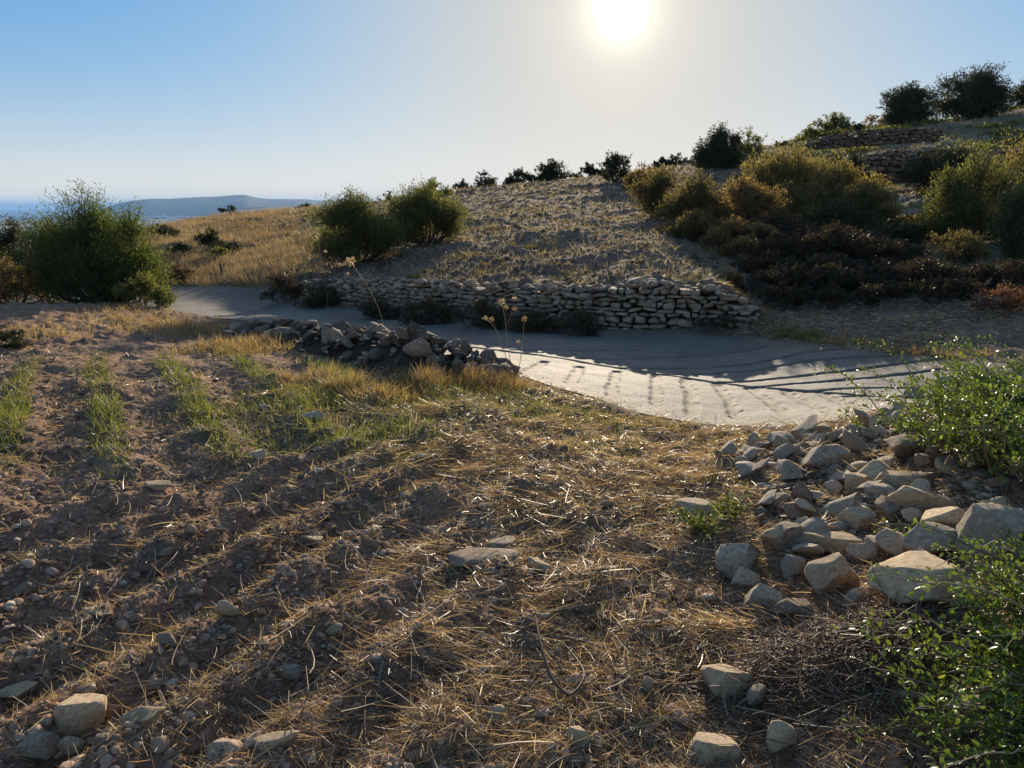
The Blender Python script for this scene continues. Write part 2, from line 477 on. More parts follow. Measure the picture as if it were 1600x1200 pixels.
def stone_mat(name, c1, c2, c3, scale=6., bump=.55):
    m, t, o = mat_new(name)
    g = N(t, 'ShaderNodeTexCoord').outputs['Object']
    oi = N(t, 'ShaderNodeObjectInfo')
    ad = N(t, 'ShaderNodeVectorMath', operation='ADD'); t.links.new(g, ad.inputs[0])
    sc = N(t, 'ShaderNodeVectorMath', operation='SCALE'); sc.inputs[0].default_value = (37, 17, 23); t.links.new(oi.outputs['Random'], sc.inputs['Scale'])
    t.links.new(sc.outputs[0], ad.inputs[1]); v = ad.outputs[0]
    a = noise_tex(t, v, scale, 5, .65); b = noise_tex(t, v, scale * 7, 6, .7); c = noise_tex(t, v, scale * 30, 3, .6)
    col = ramp(t, a, [(.32, c1), (.5, c2), (.68, c3)])
    col = mixc(t, .55, col, ramp(t, b, [(.28, (.28, .24, .21)), (.45, (.8, .76, .72)), (.7, (1.25, 1.2, 1.15))]), 'MULTIPLY')
    at = N(t, 'ShaderNodeMath', operation='MULTIPLY_ADD'); t.links.new(oi.outputs['Random'], at.inputs[0]); at.inputs[1].default_value = .5; at.inputs[2].default_value = .75
    sv = N(t, 'ShaderNodeVectorMath', operation='SCALE'); t.links.new(col, sv.inputs[0]); t.links.new(at.outputs[0], sv.inputs['Scale'])
    p = N(t, 'ShaderNodeBsdfPrincipled'); p.inputs['Roughness'].default_value = .85; p.inputs['Specular IOR Level'].default_value = .25
    t.links.new(sv.outputs[0], p.inputs['Base Color'])
    h = N(t, 'ShaderNodeMath', operation='MULTIPLY_ADD'); t.links.new(b, h.inputs[0]); h.inputs[1].default_value = 1.0
    t.links.new(c, h.inputs[2])
    bp = N(t, 'ShaderNodeBump'); bp.inputs['Strength'].default_value = bump; bp.inputs['Distance'].default_value = .02
    t.links.new(h.outputs[0], bp.inputs['Height']); t.links.new(bp.outputs[0], p.inputs['Normal'])
    t.links.new(p.outputs[0], o.inputs[0])
    return m
M_TAN = stone_mat('limestone_tan', (.34, .24, .15), (.54, .41, .26), (.66, .54, .38))
M_GREY = stone_mat('limestone_grey', (.27, .21, .15), (.44, .36, .265), (.60, .51, .39))
M_BROWN = stone_mat('stone_brown', (.18, .13, .095), (.33, .245, .18), (.5, .39, .29))
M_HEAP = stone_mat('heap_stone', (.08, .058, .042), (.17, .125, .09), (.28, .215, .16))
M_WALL = stone_mat('wall_stone', (.25, .175, .125), (.43, .31, .215), (.58, .45, .33), 3.5)

M_STRAW = leaf_mat('straw', [(0, (.10, .068, .05)), (.35, (.27, .175, .115)), (.7, (.49, .355, .225)), (1, (.75, .64, .47))], .35, .45, .35)
M_DRY = leaf_mat('dry_grass', [(0, (.12, .075, .042)), (.5, (.27, .185, .10)), (1, (.48, .37, .22))], .45, .5, .3)
M_GOLD = leaf_mat('golden_grass', [(0, (.14, .095, .065)), (.5, (.25, .178, .118)), (1, (.39, .295, .2))], .4, .6, .15)
M_STUB = leaf_mat('stubble', [(0, (.06, .045, .035)), (.5, (.2, .16, .11)), (1, (.5, .43, .32))], .4, .5, .3)
M_GRASS = leaf_mat('green_grass', [(0, (.06, .075, .02)), (.6, (.12, .15, .035)), (1, (.26, .26, .08))], .5, .45, .3)
M_TWIG = leaf_mat('twig', [(0, (.06, .035, .025)), (.6, (.17, .105, .07)), (1, (.36, .27, .19))], 0, .6, .3)
def bark_mat():
    m, t, o = mat_new('bark')
    v = N(t, 'ShaderNodeTexCoord').outputs['Object']
    c = ramp(t, noise_tex(t, v, 14, 5), [(.3, (.035, .025, .018)), (.7, (.12, .09, .065))])
    p = N(t, 'ShaderNodeBsdfPrincipled'); p.inputs['Roughness'].default_value = .9
    t.links.new(c, p.inputs['Base Color']); t.links.new(p.outputs[0], o.inputs[0])
    return m
M_BARK = bark_mat()
def fol(name, a, b, c, tr=.5):
    return leaf_mat(name, [(0, a), (.55, b), (1, c)], tr, .6, .15)
M_F = {
    'willow': fol('leaf_willow', (.04, .06, .018), (.095, .13, .032), (.17, .21, .06)),
    'olive': fol('leaf_olive', (.065, .075, .028), (.13, .14, .048), (.22, .22, .08)),
    'yellow': fol('leaf_yellow', (.115, .095, .04), (.21, .17, .07), (.31, .25, .115)),
    'drab': fol('leaf_drab', (.08, .068, .035), (.15, .125, .06), (.24, .2, .1)),
    'brown': fol('leaf_brown', (.09, .06, .03), (.2, .14, .07), (.32, .22, .11)),
    'dark': fol('leaf_dark', (.03, .034, .02), (.055, .06, .032), (.09, .095, .05), .25),
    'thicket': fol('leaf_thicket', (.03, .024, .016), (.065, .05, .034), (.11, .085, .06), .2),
    'dry': fol('leaf_dry', (.05, .036, .024), (.11, .078, .05), (.19, .14, .09), .25),
    'red': fol('leaf_red', (.05, .025, .02), (.12, .055, .04), (.22, .13, .09)),
    'blue': fol('leaf_grey_green', (.035, .05, .03), (.07, .095, .055), (.12, .15, .09)),
    'bright': leaf_mat('leaf_bright', [(0, (.045, .07, .012)), (.5, (.10, .15, .025)), (.93, (.18, .24, .05)), (1, (.28, .19, .06))], .45, .38, .4),
}
def ground_mat():
    m, t, o = mat_new('soil')
    v = N(t, 'ShaderNodeNewGeometry').outputs['Position']
    at = N(t, 'ShaderNodeAttribute', attribute_name='tint')
    n1 = noise_tex(t, v, 1.7, 5); n2 = noise_tex(t, v, 11, 6, .7); n3_ = noise_tex(t, v, 60, 5, .7)
    c = mixc(t, .8, at.outputs['Color'], ramp(t, n1, [(.3, (.6, .6, .6)), (.7, (1.3, 1.25, 1.2))]), 'MULTIPLY')
    c = mixc(t, .8, c, ramp(t, n2, [(.3, (.5, .48, .46)), (.52, (1, 1, 1)), (.75, (1.7, 1.6, 1.45))]), 'MULTIPLY')
    c = mixc(t, .7, c, ramp(t, n3_, [(.35, (.5, .5, .5)), (.6, (1.1, 1.1, 1.1)), (.72, (2.4, 2.2, 1.9))]), 'MULTIPLY')
    p = N(t, 'ShaderNodeBsdfPrincipled'); p.inputs['Roughness'].default_value = .95; p.inputs['Specular IOR Level'].default_value = .12
    t.links.new(c, p.inputs['Base Color'])
    h = N(t, 'ShaderNodeMath', operation='MULTIPLY_ADD'); t.links.new(n2, h.inputs[0]); h.inputs[1].default_value = 2.5; t.links.new(n3_, h.inputs[2])
    bp = N(t, 'ShaderNodeBump'); bp.inputs['Strength'].default_value = .8; bp.inputs['Distance'].default_value = .025
    t.links.new(h.outputs[0], bp.inputs['Height']); t.links.new(bp.outputs[0], p.inputs['Normal'])
    t.links.new(p.outputs[0], o.inputs[0])
    return m
M_SOIL = ground_mat()
def concrete_mat():
    m, t, o = mat_new('concrete')
    v = N(t, 'ShaderNodeNewGeometry').outputs['Position']
    at = N(t, 'ShaderNodeAttribute', attribute_name='dirt')
    n1 = noise_tex(t, v, .9, 5); n2 = noise_tex(t, v, 7, 6, .7); n3_ = noise_tex(t, v, 90, 4, .7)
    c = ramp(t, n1, [(.3, (.13, .116, .10)), (.7, (.205, .183, .156))])
    c = mixc(t, .6, c, ramp(t, n2, [(.35, (.62, .6, .58)), (.6, (1.1, 1.1, 1.1))]), 'MULTIPLY')
    c = mixc(t, .5, c, ramp(t, n3_, [(.35, (.6, .6, .6)), (.65, (1.25, 1.25, 1.25))]), 'MULTIPLY')
    c = mixc(t, at.outputs['Fac'], c, mixc(t, n3_, (.05, .04, .03), (.2, .16, .11)))
    p = N(t, 'ShaderNodeBsdfPrincipled'); p.inputs['Roughness'].default_value = .8; p.inputs['Specular IOR Level'].default_value = .3
    t.links.new(c, p.inputs['Base Color'])
    h = N(t, 'ShaderNodeMath', operation='MULTIPLY_ADD'); t.links.new(n2, h.inputs[0]); h.inputs[1].default_value = 1.5; t.links.new(n3_, h.inputs[2])
    bp = N(t, 'ShaderNodeBump'); bp.inputs['Strength'].default_value = .6; bp.inputs['Distance'].default_value = .007
    t.links.new(h.outputs[0], bp.inputs['Height']); t.links.new(bp.outputs[0], p.inputs['Normal'])
    t.links.new(p.outputs[0], o.inputs[0])
    return m
M_CONC = concrete_mat()
def plain_mat(name, stops, scale, rough=.9, detail=6):
    m, t, o = mat_new(name)
    v = N(t, 'ShaderNodeNewGeometry').outputs['Position']
    c = ramp(t, noise_tex(t, v, scale, detail), stops)
    p = N(t, 'ShaderNodeBsdfPrincipled'); p.inputs['Roughness'].default_value = rough; p.inputs['Specular IOR Level'].default_value = .2
    t.links.new(c, p.inputs['Base Color']); t.links.new(p.outputs[0], o.inputs[0])
    return m

# ------------------------------------------------------------------ the ground sheet
GREEN = [  # pixel places of green patches (u, v, radius in m, strength)
    (500, 640, .75, 1), (590, 625, .8, 1), (660, 640, .6, .9), (600, 690, .5, .8), (720, 615, .6, .9), (830, 635, .6, .8), (900, 640, .5, .8), (640, 730, .35, .5),
    (480, 690, .5, .6), (1020, 640, .3, .3), (790, 610, .5, .8), (930, 700, .3, .3), (420, 700, .4, .4)]
GP = [(*atz(u, v, -.05)[:2], r, k) for u, v, r, k in GREEN]
def green_amt(x, y):
    g = 0
    for a, b, r, k in GP:
        g = np.maximum(g, k * np.exp(-((x - a) ** 2 + (y - b) ** 2) / r ** 2))
    _, f2, k2 = furrow(x, y)
    rows = 1.05 * k2 * sstep(.1, .8, f2) * sstep(4.2, 5.2, y) * sstep(9.5, 7.5, y) * sstep(-.5, -1.6, x) * (.35 + .9 * vnoise(x * 1.2, y * 1.2, 5))
    return np.maximum(g, rows)
UPF = pixpoly([(480, 435), (1150, 445)], 0)
def zones(x, y):
    """albedo of the bare earth"""
    n = len(x)
    r = np.hypot(x, y); a = x / np.maximum(y, .5)
    sd = road_sd(x, y); near = seg_side(x, y) > 0
    c = np.zeros((n, 3)) + np.array([.34, .215, .15])
    def lay(col, m):
        c[:] = c * (1 - m[:, None]) + np.array(col) * m[:, None]
    lay((.25, .16, .115), sstep(-.1, .5, fbm(x * .9, y * .9, 3, 71)))
    st = sstep(-1.4, .2, x) * sstep(8.5, 7, y) * sstep(3.0, 4.5, y)
    lay((.32, .235, .15), st * .6 * (r < 12))
    lay((.06, .07, .03), np.clip(green_amt(x, y), 0, 1) * .6 * near)
    lay((.2, .175, .145), sstep(.7, 0, sd) * near * .7)
    up = (~near) & (sd > 0)
    nz = fbm(x * .35, y * .35, 3, 81)
    hill = np.array([.21, .145, .11])
    lay(hill, up * 1.)
    lay((.28, .20, .15), up * sstep(-.2, .4, nz) * .7)
    gold = up * sstep(-.24, -.29, a + .02 * nz) * (r > 16)
    lay((.22, .155, .095), gold)
    right = up * sstep(.34, .42, a + .03 * nz) * (r > 14)
    lay((.16, .14, .09), right * .9)
    lay((.26, .235, .18), right * sstep(-.1, .3, nz) * .8)
    farp = sstep(130, 500, r)
    nf = fbm(x * .004, y * .0025, 3, 91)
    lay((.11, .12, .06), farp)
    lay((.30, .25, .16), farp * sstep(-.1, .25, nf))
    lay((.05, .07, .04), farp * sstep(.15, .4, fbm(x * .006, y * .003, 3, 95)))
    return c
def build_ground():
    rs = np.concatenate([np.linspace(.3, 1.5, 30)[:-1], np.exp(np.linspace(math.log(1.5), math.log(9), 470))[:-1], np.exp(np.linspace(math.log(9), math.log(110), 380))[:-1],
                         np.exp(np.linspace(math.log(110), math.log(15000), 90))])
    th = np.linspace(R(-64), R(64), 950)
    r, t = np.meshgrid(rs, th, indexing='ij')
    x = (r * np.sin(t)).ravel(); y = (r * np.cos(t)).ravel()
    z = Hf(x, y)
    far = sstep(150, 600, np.hypot(x, y))
    z = z + far * 4 * fbm(x * .002, y * .002, 3, 15)
    nr, nc = r.shape
    i = np.arange(nr - 1)[:, None] * nc + np.arange(nc - 1)
    Fc = np.stack([i, i + nc, i + nc + 1, i + 1], -1).reshape(-1, 4)[:, ::-1]
    me = mesh('ground', np.stack([x, y, z], 1), Fc, {'tint': zones(x, y)}, True)
    tag(link('ground', me, M_SOIL), kind='structure')
build_ground()

# ------------------------------------------------------------------ the concrete road with its grooves
SEAM = [(700, 536), (773, 546), (900, 561), (1037, 581), (1100, 589), (1178, 599), (1270, 612), (1369, 627), (1460, 640)]
CUTS_UP = [[(905, 556), (1040, 546), (1200, 538)], [(965, 570), (1100, 563), (1260, 552), (1330, 553)], [(1037, 580), (1120, 573), (1262, 562), (1390, 563)], [(1122, 591), (1250, 583), (1400, 574), (1490, 572)],
           [(1178, 599), (1290, 594), (1400, 588), (1470, 585)], [(1262, 612), (1350, 607), (1431, 608)], [(1320, 625), (1400, 628), (1450, 629)], [(800, 545), (900, 540), (1000, 536)]]
CUTS_DN = [[(964, 578), (957, 605), (956, 626)], [(1026, 583), (1024, 605), (1025, 634)], [(1071, 587), (1079, 610), (1082, 650)], [(1122, 595), (1140, 625), (1152, 656)],
           [(1172, 601), (1200, 625), (1226, 652)], [(1228, 609), (1260, 635), (1300, 662)], [(1285, 615), (1310, 635), (1345, 655)], [(905, 572), (900, 590), (890, 606)], [(850, 566), (835, 580), (815, 592)]]
def wl_(pts): return [tuple(atz(u, v, -.245)[:2]) for u, v in pts]
def build_road():
    def resample(P, n):
        d = np.concatenate([[0], np.cumsum(np.linalg.norm(np.diff((RF + RN) / 2, axis=0), axis=1))])
        s = np.linspace(0, d[-1], n)
        return np.stack([np.interp(s, d, P[:, k]) for k in range(2)], 1), d[-1]
    n = 1300
    A, tot = resample(RF, n); B, _ = resample(RN, n)
    m = 230
    s = np.linspace(-.02, 1.02, m)
    P = A[:, None] * (1 - s)[None, :, None] + B[:, None] * s[None, :, None]
    x = P[..., 0].ravel(); y = P[..., 1].ravel()
    z = macro(x, y) + .0
    g = np.zeros(len(x)); depth = np.zeros(len(x))
    wx = x + .018 * fbm(x * 5, y * 5, 2, 7); wy = y + .018 * fbm(x * 5 + 9, y * 5, 2, 8)
    near = (y < 13) & (x > -2.5)
    def cut(poly, w, k, dp):
        d = seg_dist(wx[near], wy[near], poly)
        q = sstep(w, w * .35, d + w * .3 * fbm(x[near] * 14, y[near] * 14, 2, 12)) * k
        g[near] = np.maximum(g[near], q); depth[near] = np.maximum(depth[near], q * dp)
    cut(wl_(SEAM), .06, 1, .022)
    for c in CUTS_UP: cut(wl_(c), .06, 1, .022)
    for c in CUTS_DN: cut(wl_(c), .085, 1, .02)
    # loose earth spread over the edges and in low spots
    sd = road_sd(x, y)
    e = sstep(-.45, .05, sd + .35 * fbm(x * 2.2, y * 2.2, 4, 17)) * .85
    al = np.repeat(np.linspace(0, tot, n), m); acx = np.tile(s, n)
    pt = np.maximum(sstep(.05, .55, fbm(x * 1.1, y * 1.1, 4, 19)) * .4, sstep(-.05, .5, fbm(al * .35, acx * 7, 4, 29)) * .45)
    z = z - depth + .009 * fbm(x * 3, y * 3, 3, 23) + .0015 * fbm(x * 25, y * 25, 2, 24)
    i = np.arange(n - 1)[:, None] * m + np.arange(m - 1)
    Fc = np.stack([i, i + m, i + m + 1, i + 1], -1).reshape(-1, 4)
    me = mesh('road', np.stack([x, y, z], 1), Fc, {'dirt': np.clip(np.maximum(np.maximum(g, e), pt), 0, 1)}, True)
    tag(link('road', me, M_CONC), kind='structure')
build_road()

# ------------------------------------------------------------------ distant land, sea, hills
def build_far():
    V = np.array([[-60000, 14500, -99.5], [60000, 14500, -99.5], [60000, 60000, -99.5], [-60000, 60000, -99.5], [-60000, 3000, -99.5], [-8000, 14500, -99.5], [-3600, 7000, -98]])
    x = np.linspace(-1, 1, 60); 
    ms, t, o = mat_new('sea_water')
    p = N(t, 'ShaderNodeBsdfPrincipled'); p.inputs['Base Color'].default_value = (.02, .06, .1, 1); p.inputs['Roughness'].default_value = .35
    t.links.new(p.outputs[0], o.inputs[0])
    # open sea reaching the horizon
    rr = np.array([9000, 12000, 18000, 28000, 42000, 58000.]); th = np.linspace(R(-60), R(60), 80)
    r, tt = np.meshgrid(rr, th, indexing='ij')
    X = (r * np.sin(tt)).ravel(); Y = (r * np.cos(tt)).ravel()
    i = np.arange(5)[:, None] * 80 + np.arange(79)
    Fc = np.stack([i, i + 80, i + 81, i + 1], -1).reshape(-1, 4)[:, ::-1]
    tag(link('sea', mesh('sea', np.stack([X, Y, X * 0 - 96], 1), Fc), ms), kind='structure')
    mh = plain_mat('hill_scrub', [(.35, (.04, .055, .035)), (.65, (.09, .09, .06))], .004)
    def ridge(prof, D, depth, base=-99, seed=1, us=120):
        pu = [p[0] for p in prof]; pv = [p[1] for p in prof]
        U = np.linspace(pu[0], pu[-1], us)
        top = np.array([atd(u, np.interp(u, pu, pv), D)[2] for u in U])
        xs = (U - 800) / F * D
        K = np.linspace(-1, 1, 41)
        Xg, Kg = np.meshgrid(xs, K, indexing='ij')
        Tg = np.repeat(top[:, None], 41, 1)
        sh = (1 - np.abs(Kg) ** 1.4) 
        gul = 1 + .2 * fbm(Xg / 900, Kg * 1.2, 4, seed) * (np.abs(Kg) > .08) * (1 - np.abs(Kg))
        Z = base + (Tg - base) * np.clip(sh * gul, 0, 1.0)
        Yg = D + Kg * depth
        Vv = np.stack([Xg * Yg / D, Yg, Z], -1).reshape(-1, 3)
        i = np.arange(us - 1)[:, None] * 41 + np.arange(40)
        Fc = np.stack([i, i + 41, i + 42, i + 1], -1).reshape(-1, 4)
        return mesh('hills', Vv, Fc, None, True)
    tag(link('hills', ridge([(150, 338), (185, 322), (205, 317), (222, 313), (250, 310.5), (285, 310.5), (320, 308), (350, 307), (383, 304.5), (395, 304.5), (412, 309), (430, 311), (460, 311), (490, 311.5), (560, 318), (700, 334)], 11500, 1700), mh), kind='structure')
    tag(link('hills', ridge([(335, 336), (370, 327), (400, 324), (430, 322), (470, 321), (520, 320), (620, 330)], 6500, 900, seed=5), mh), kind='structure')
    # dark tree belts on the plain
    parts = []
    for k in range(240):
        u = rng.uniform(0, 520); v = rng.uniform(333.5, 345)
        p = atz(u, v, -97.)
        if p[1] > 9500: continue
        s = p[1] / F
        Vi, Fi = ICO[2]
        q = Vi * np.array([rng.uniform(3, 14) * s, rng.uniform(2, 5) * s, rng.uniform(.4, 1.0) * s]) * (1 + .3 * n3(Vi + k, 2, 1))[:, None]
        parts.append((q + p, Fi, {'rnd': np.full(len(q), rng.random())}))
    V, Fc, at = merge(parts)
    tag(link('distant_wood', mesh('distant_wood', V, Fc, at, True), M_F['dark']), 'dark tree belts scattered over the far plain', kind='stuff')
    mw = plain_mat('white_render', [(.3, (.6, .58, .54)), (.7, (.78, .76, .72))], .05)
    src = None
    for k, (u, v, w) in enumerate([(238, 338, 5), (247, 337.5, 4), (256, 338.2, 6), (266, 337.6, 5), (278, 338.4, 5), (292, 339, 4), (300, 339.6, 6), (309, 339.2, 5), (318, 339.8, 5), (328, 340, 4), (226, 340, 4), (344, 340.4, 3)]):
        p = atz(u, v, -98.5); s = p[1] / F
        if src is None:
            a = .5; b = .3; h = .28
            Vb = np.array([[-a, -b, 0], [a, -b, 0], [a, b, 0], [-a, b, 0], [-a, -b, h], [a, -b, h], [a, b, h], [-a, b, h],
                           [-.2, -.12, h], [.25, -.12, h], [.25, .15, h], [-.2, .15, h], [-.2, -.12, h + .13], [.25, -.12, h + .13], [.25, .15, h + .13], [-.2, .15, h + .13]])
            q = [[0, 1, 5, 4], [1, 2, 6, 5], [2, 3, 7, 6], [3, 0, 4, 7], [4, 5, 6, 7]]
            Fb = q + [[8 + j for j in f] for f in q]
            src = mesh('far_building', Vb, Fb)
        o = link('far_building', src, mw, None, p)
        o.scale = (w * s, w * s, w * s * .7); o.rotation_euler.z = rng.uniform(-.4, .4)
        tag(o, 'tiny pale building on the far plain below the blue hills', 'building', 'pale buildings on the far plain')
build_far()

# ------------------------------------------------------------------ bushes and trees
def bush_mesh(w, h, leafL, leafW, nleaf, dep=None, spiky=.5, blobs=9, base=.05, seed=0, openness=.45, up=.8, taper=0., lean=0.):
    """returns foliage and branches of a bush of width w and height h standing on the origin"""
    g = np.random.default_rng(seed)
    dep = dep or w * .8
    bc = []
    for i in range(blobs):
        a = g.uniform(0, 2 * math.pi); rr = math.sqrt(g.random()) * .62
        zz = g.uniform(base + .16, .80 - .25 * rr)
        rad = g.uniform(.17, .30)
        bc.append((math.cos(a) * rr * w / 2, math.sin(a) * rr * dep / 2, zz * h, rad))
    bc[0] = (0, 0, h * .72, .26); bc = np.array(bc)
    rx = bc[:, 3] * w * .75; ry = bc[:, 3] * dep * .75; rz = bc[:, 3] * h * .85
    per = 14
    nt_ = max(nleaf // per, 20)
    vol = (rx * ry * rz) ** .7
    bi = g.choice(blobs, nt_, p=vol / vol.sum())
    d = unit(g.normal(size=(nt_, 3))); rr = g.random(nt_) ** openness
    C = np.stack([bc[bi, 0] + d[:, 0] * rx[bi] * rr, bc[bi, 1] + d[:, 1] * ry[bi] * rr, bc[bi, 2] + d[:, 2] * rz[bi] * rr], 1)
    C[:, 2] = np.clip(C[:, 2], .02 * h, None)
    C += .04 * w * (np.stack([vnoise(C[:, 0] * 3 / w * 2, C[:, 2] * 5 / h, k) for k in (1, 2, 3)], 1) - .5)
    outw = C / np.array([w / 2, dep / 2, h]); outw[:, 2] = outw[:, 2] * .5
    tw = unit(outw * .8 + np.array([0, 0, up]) + g.normal(size=(nt_, 3)) * .35)
    tl = h * g.uniform(.05, .12 + .12 * spiky, nt_)
    s = g.random((nt_, per))
    P = C[:, None] + tw[:, None] * (tl[:, None] * s)[..., None] + g.normal(size=(nt_, per, 3)) * (.022 * h)
    D = tw[:, None] * .8 + g.normal(size=(nt_, per, 3)) * .65
    P = P.reshape(-1, 3); D = D.reshape(-1, 3)
    P[:, 2] = np.maximum(P[:, 2], .01)
    rnd = np.clip(np.repeat(g.random(nt_), per) * .45 + g.random(nt_ * per) * .55, 0, 1)
    sz = g.uniform(.7, 1.25, len(P))
    # stretch the crown to the width and height it should have
    q0 = np.quantile(P, .006, 0); q1 = np.quantile(P, .994, 0); q1[2] = np.quantile(P[:, 2], .9985)
    sc = np.array([w / (q1[0] - q0[0]), dep / (q1[1] - q0[1]), h * (1 - base * .5) / (q1[2] - q0[2])])
    of = np.array([-(q0[0] + q1[0]) / 2 * sc[0], -(q0[1] + q1[1]) / 2 * sc[1], h - q1[2] * sc[2]])
    P = P * sc + of; C = C * sc + of; bc[:, :3] = bc[:, :3] * sc + of
    P[:, 2] = np.abs(P[:, 2]) + .01
    for Q in (P, C, bc):
        Q[:, 0] = Q[:, 0] * (1 - taper * Q[:, 2] / h) + lean * Q[:, 2]
    fo = leaves(P, D, leafL * sz, leafW * sz, rnd)
    # twigs carrying the leaves, and limbs from the root to each blob
    pick = g.choice(nt_, min(nt_, 260), replace=False)
    E = C[pick] + tw[pick] * tl[pick, None]
    S = bc[bi[pick], :3]
    k = np.linspace(0, 1, 4)[None, :, None]
    A = S[:, None] * (1 - k) + E[:, None] * k + g.normal(size=(len(pick), 4, 3)) * .01 * h
    r1 = np.repeat(np.linspace(.006, .0025, 4)[None] * h, len(pick), 0)
    L0 = np.zeros((blobs, 3)); L0[:, :2] = bc[:, :2] * .12; L0[:, 2] = -.05
    k = np.linspace(0, 1, 6)[None, :, None]
    B = L0[:, None] * (1 - k) + bc[:, None, :3] * k
    B[:, :, :2] += (bc[:, None, :2]) * (.25 * np.sin(k * math.pi))
    B += g.normal(size=B.shape) * .012 * h
    r2 = np.repeat(np.linspace(.022, .008, 6)[None] * h, blobs, 0)
    kk = np.linspace(-.6, 1, 3)[None, :, None]
    TW = C[:, None] + tw[:, None] * (tl[:, None, None] * kk)
    TW[..., 2] = np.maximum(TW[..., 2], .01)
    br = merge([tubes(A, r1, 3), tubes(B, r2, 5), tubes(TW, np.full((nt_, 3), min(.0016 * h, .004)), 3)])
    return fo, br
def bush(u0, u1, vtop, d, kind, label, name='bush', cat='bush', cover=3.2, lpx=6., lasp=.28, group=None, dep=None, blobs=9, spiky=.5, seed=None, openness=.45, sink=.0, up=.8, hmax=None, base=.05, taper=.1, lean=0.):
    u = (u0 + u1) / 2
    x = (u - 800) / F * d / ray(u, 400)[1] * 1.0
    p = atd(u, vtop, d)
    x = p[0]
    zb = float(Hs(np.array([x]), np.array([d]))[0]) - sink
    w = (u1 - u0) / F * d
    h = max(p[2] - zb, .2) * 1.0
    if hmax: h = min(h, hmax)
    L = lpx * d / F; Wd = L * lasp
    n = int(min(cover * w * h / (L * Wd * .5), 110000))
    sd = seed if seed is not None else int(u * 7 + vtop)
    fo, br = bush_mesh(w * .97, h, L, Wd, n, dep, spiky, blobs, base, sd, openness, up, taper, lean)
    root = empty(name, (x, d, zb))
    tag(root, label, cat, group)
    crown = 'crown' if 'tree' in name else 'foliage'
    stem = 'trunk' if 'tree' in name else 'branches'
    link(crown, mesh(crown, *fo), M_F[kind], root)
    link(stem, mesh(stem, *br), M_BARK, root)
    return root
# left side
bush(46, 254, 300, 17.5, 'willow', 'tall dark green shrub with upright shoots, the biggest on the left by the road', 'shrub', 'shrub', cover=5, lpx=5, lasp=.25, blobs=22, spiky=.25, seed=8, openness=.62, taper=.08, lean=-.12)
bush(178, 266, 428, 16.2, 'olive', 'low yellow green bush at the right foot of the big left shrub', lpx=6, blobs=7, cover=3)
bush(-70, 70, 345, 22, 'dark', 'dark green bush behind the big shrub at the left edge', blobs=10, cover=3.5)
bush(-60, 90, 395, 17, 'brown', 'straggly brown green bush at the far left edge', blobs=9, cover=2.4, lpx=6)
bush(205, 285, 352, 34, 'dark', 'dark bush behind the road bend right of the big left shrub', blobs=7, lpx=5)
bush(255, 300, 380, 27, 'dark', 'dark low bush at the left rim of the golden field', blobs=6, lpx=5, hmax=1.0)
bush(303, 352, 358, 28, 'dark', 'dark rounded bush standing in the golden field', blobs=6, lpx=5, hmax=1.0)
bush(335, 378, 378, 27.5, 'dark', 'low dark bush right of the rounded one in the golden field', blobs=5, lpx=5, hmax=.5)
bush(312, 356, 388, 25.5, 'olive', 'low pale green bush before the dark bushes of the golden field', blobs=5, lpx=5, hmax=.4)
bush(341, 371, 323, 58, 'dark', 'lone round dark bush on the crest of the golden field', 'tree', 'tree', blobs=6, lpx=4, spiky=.1)
bush(463, 492, 319, 57, 'dark', 'small dark bush on the crest just left of the olive bushes', blobs=5, lpx=4, hmax=.8)
bush(252, 300, 415, 21.5, 'dry', 'dark dry bush at the left side of the road bend', blobs=6, lpx=5, hmax=.6)
# middle pair above the wall
bush(482, 628, 300, 18.3, 'olive', 'left one of the two olive green bushes above the wall', cover=5, blobs=18, openness=.6, lpx=4.5, spiky=.9, seed=11)
bush(604, 728, 287, 20, 'olive', 'right one of the two olive green bushes above the wall', cover=5, blobs=18, openness=.6, lpx=4.5, spiky=.8, seed=23)
bush(412, 482, 428, 17.2, 'dry', 'dark brown dry bush at the left end of the wall', blobs=7, lpx=5, hmax=.75)
bush(462, 528, 440, 16.0, 'dry', 'dark brown dry bush before the left end of the wall', blobs=7, lpx=5, hmax=.6)
for u0, u1, vt, d, lb in [(555, 640, 456, 14.1, 'brown dry bush at the wall foot below the olive bushes'), (625, 715, 460, 13.4, 'brown dry bush at the wall foot, second from the left'),
                          (705, 800, 463, 12.75, 'brown dry bush at the wall foot left of the seed heads'), (785, 870, 474, 12.35, 'brown dry bush at the wall foot behind the seed heads'),
                          (855, 945, 478, 12.1, 'brown dry bush at the wall foot left of the best coursed stones'), (1075, 1180, 488, 11.75, 'brown dry bush at the right end of the wall foot')]:
    bush(u0, u1, vt + 6, d, 'dry', lb, blobs=11, lpx=3.8, dep=.6, cover=3.6, openness=.6)
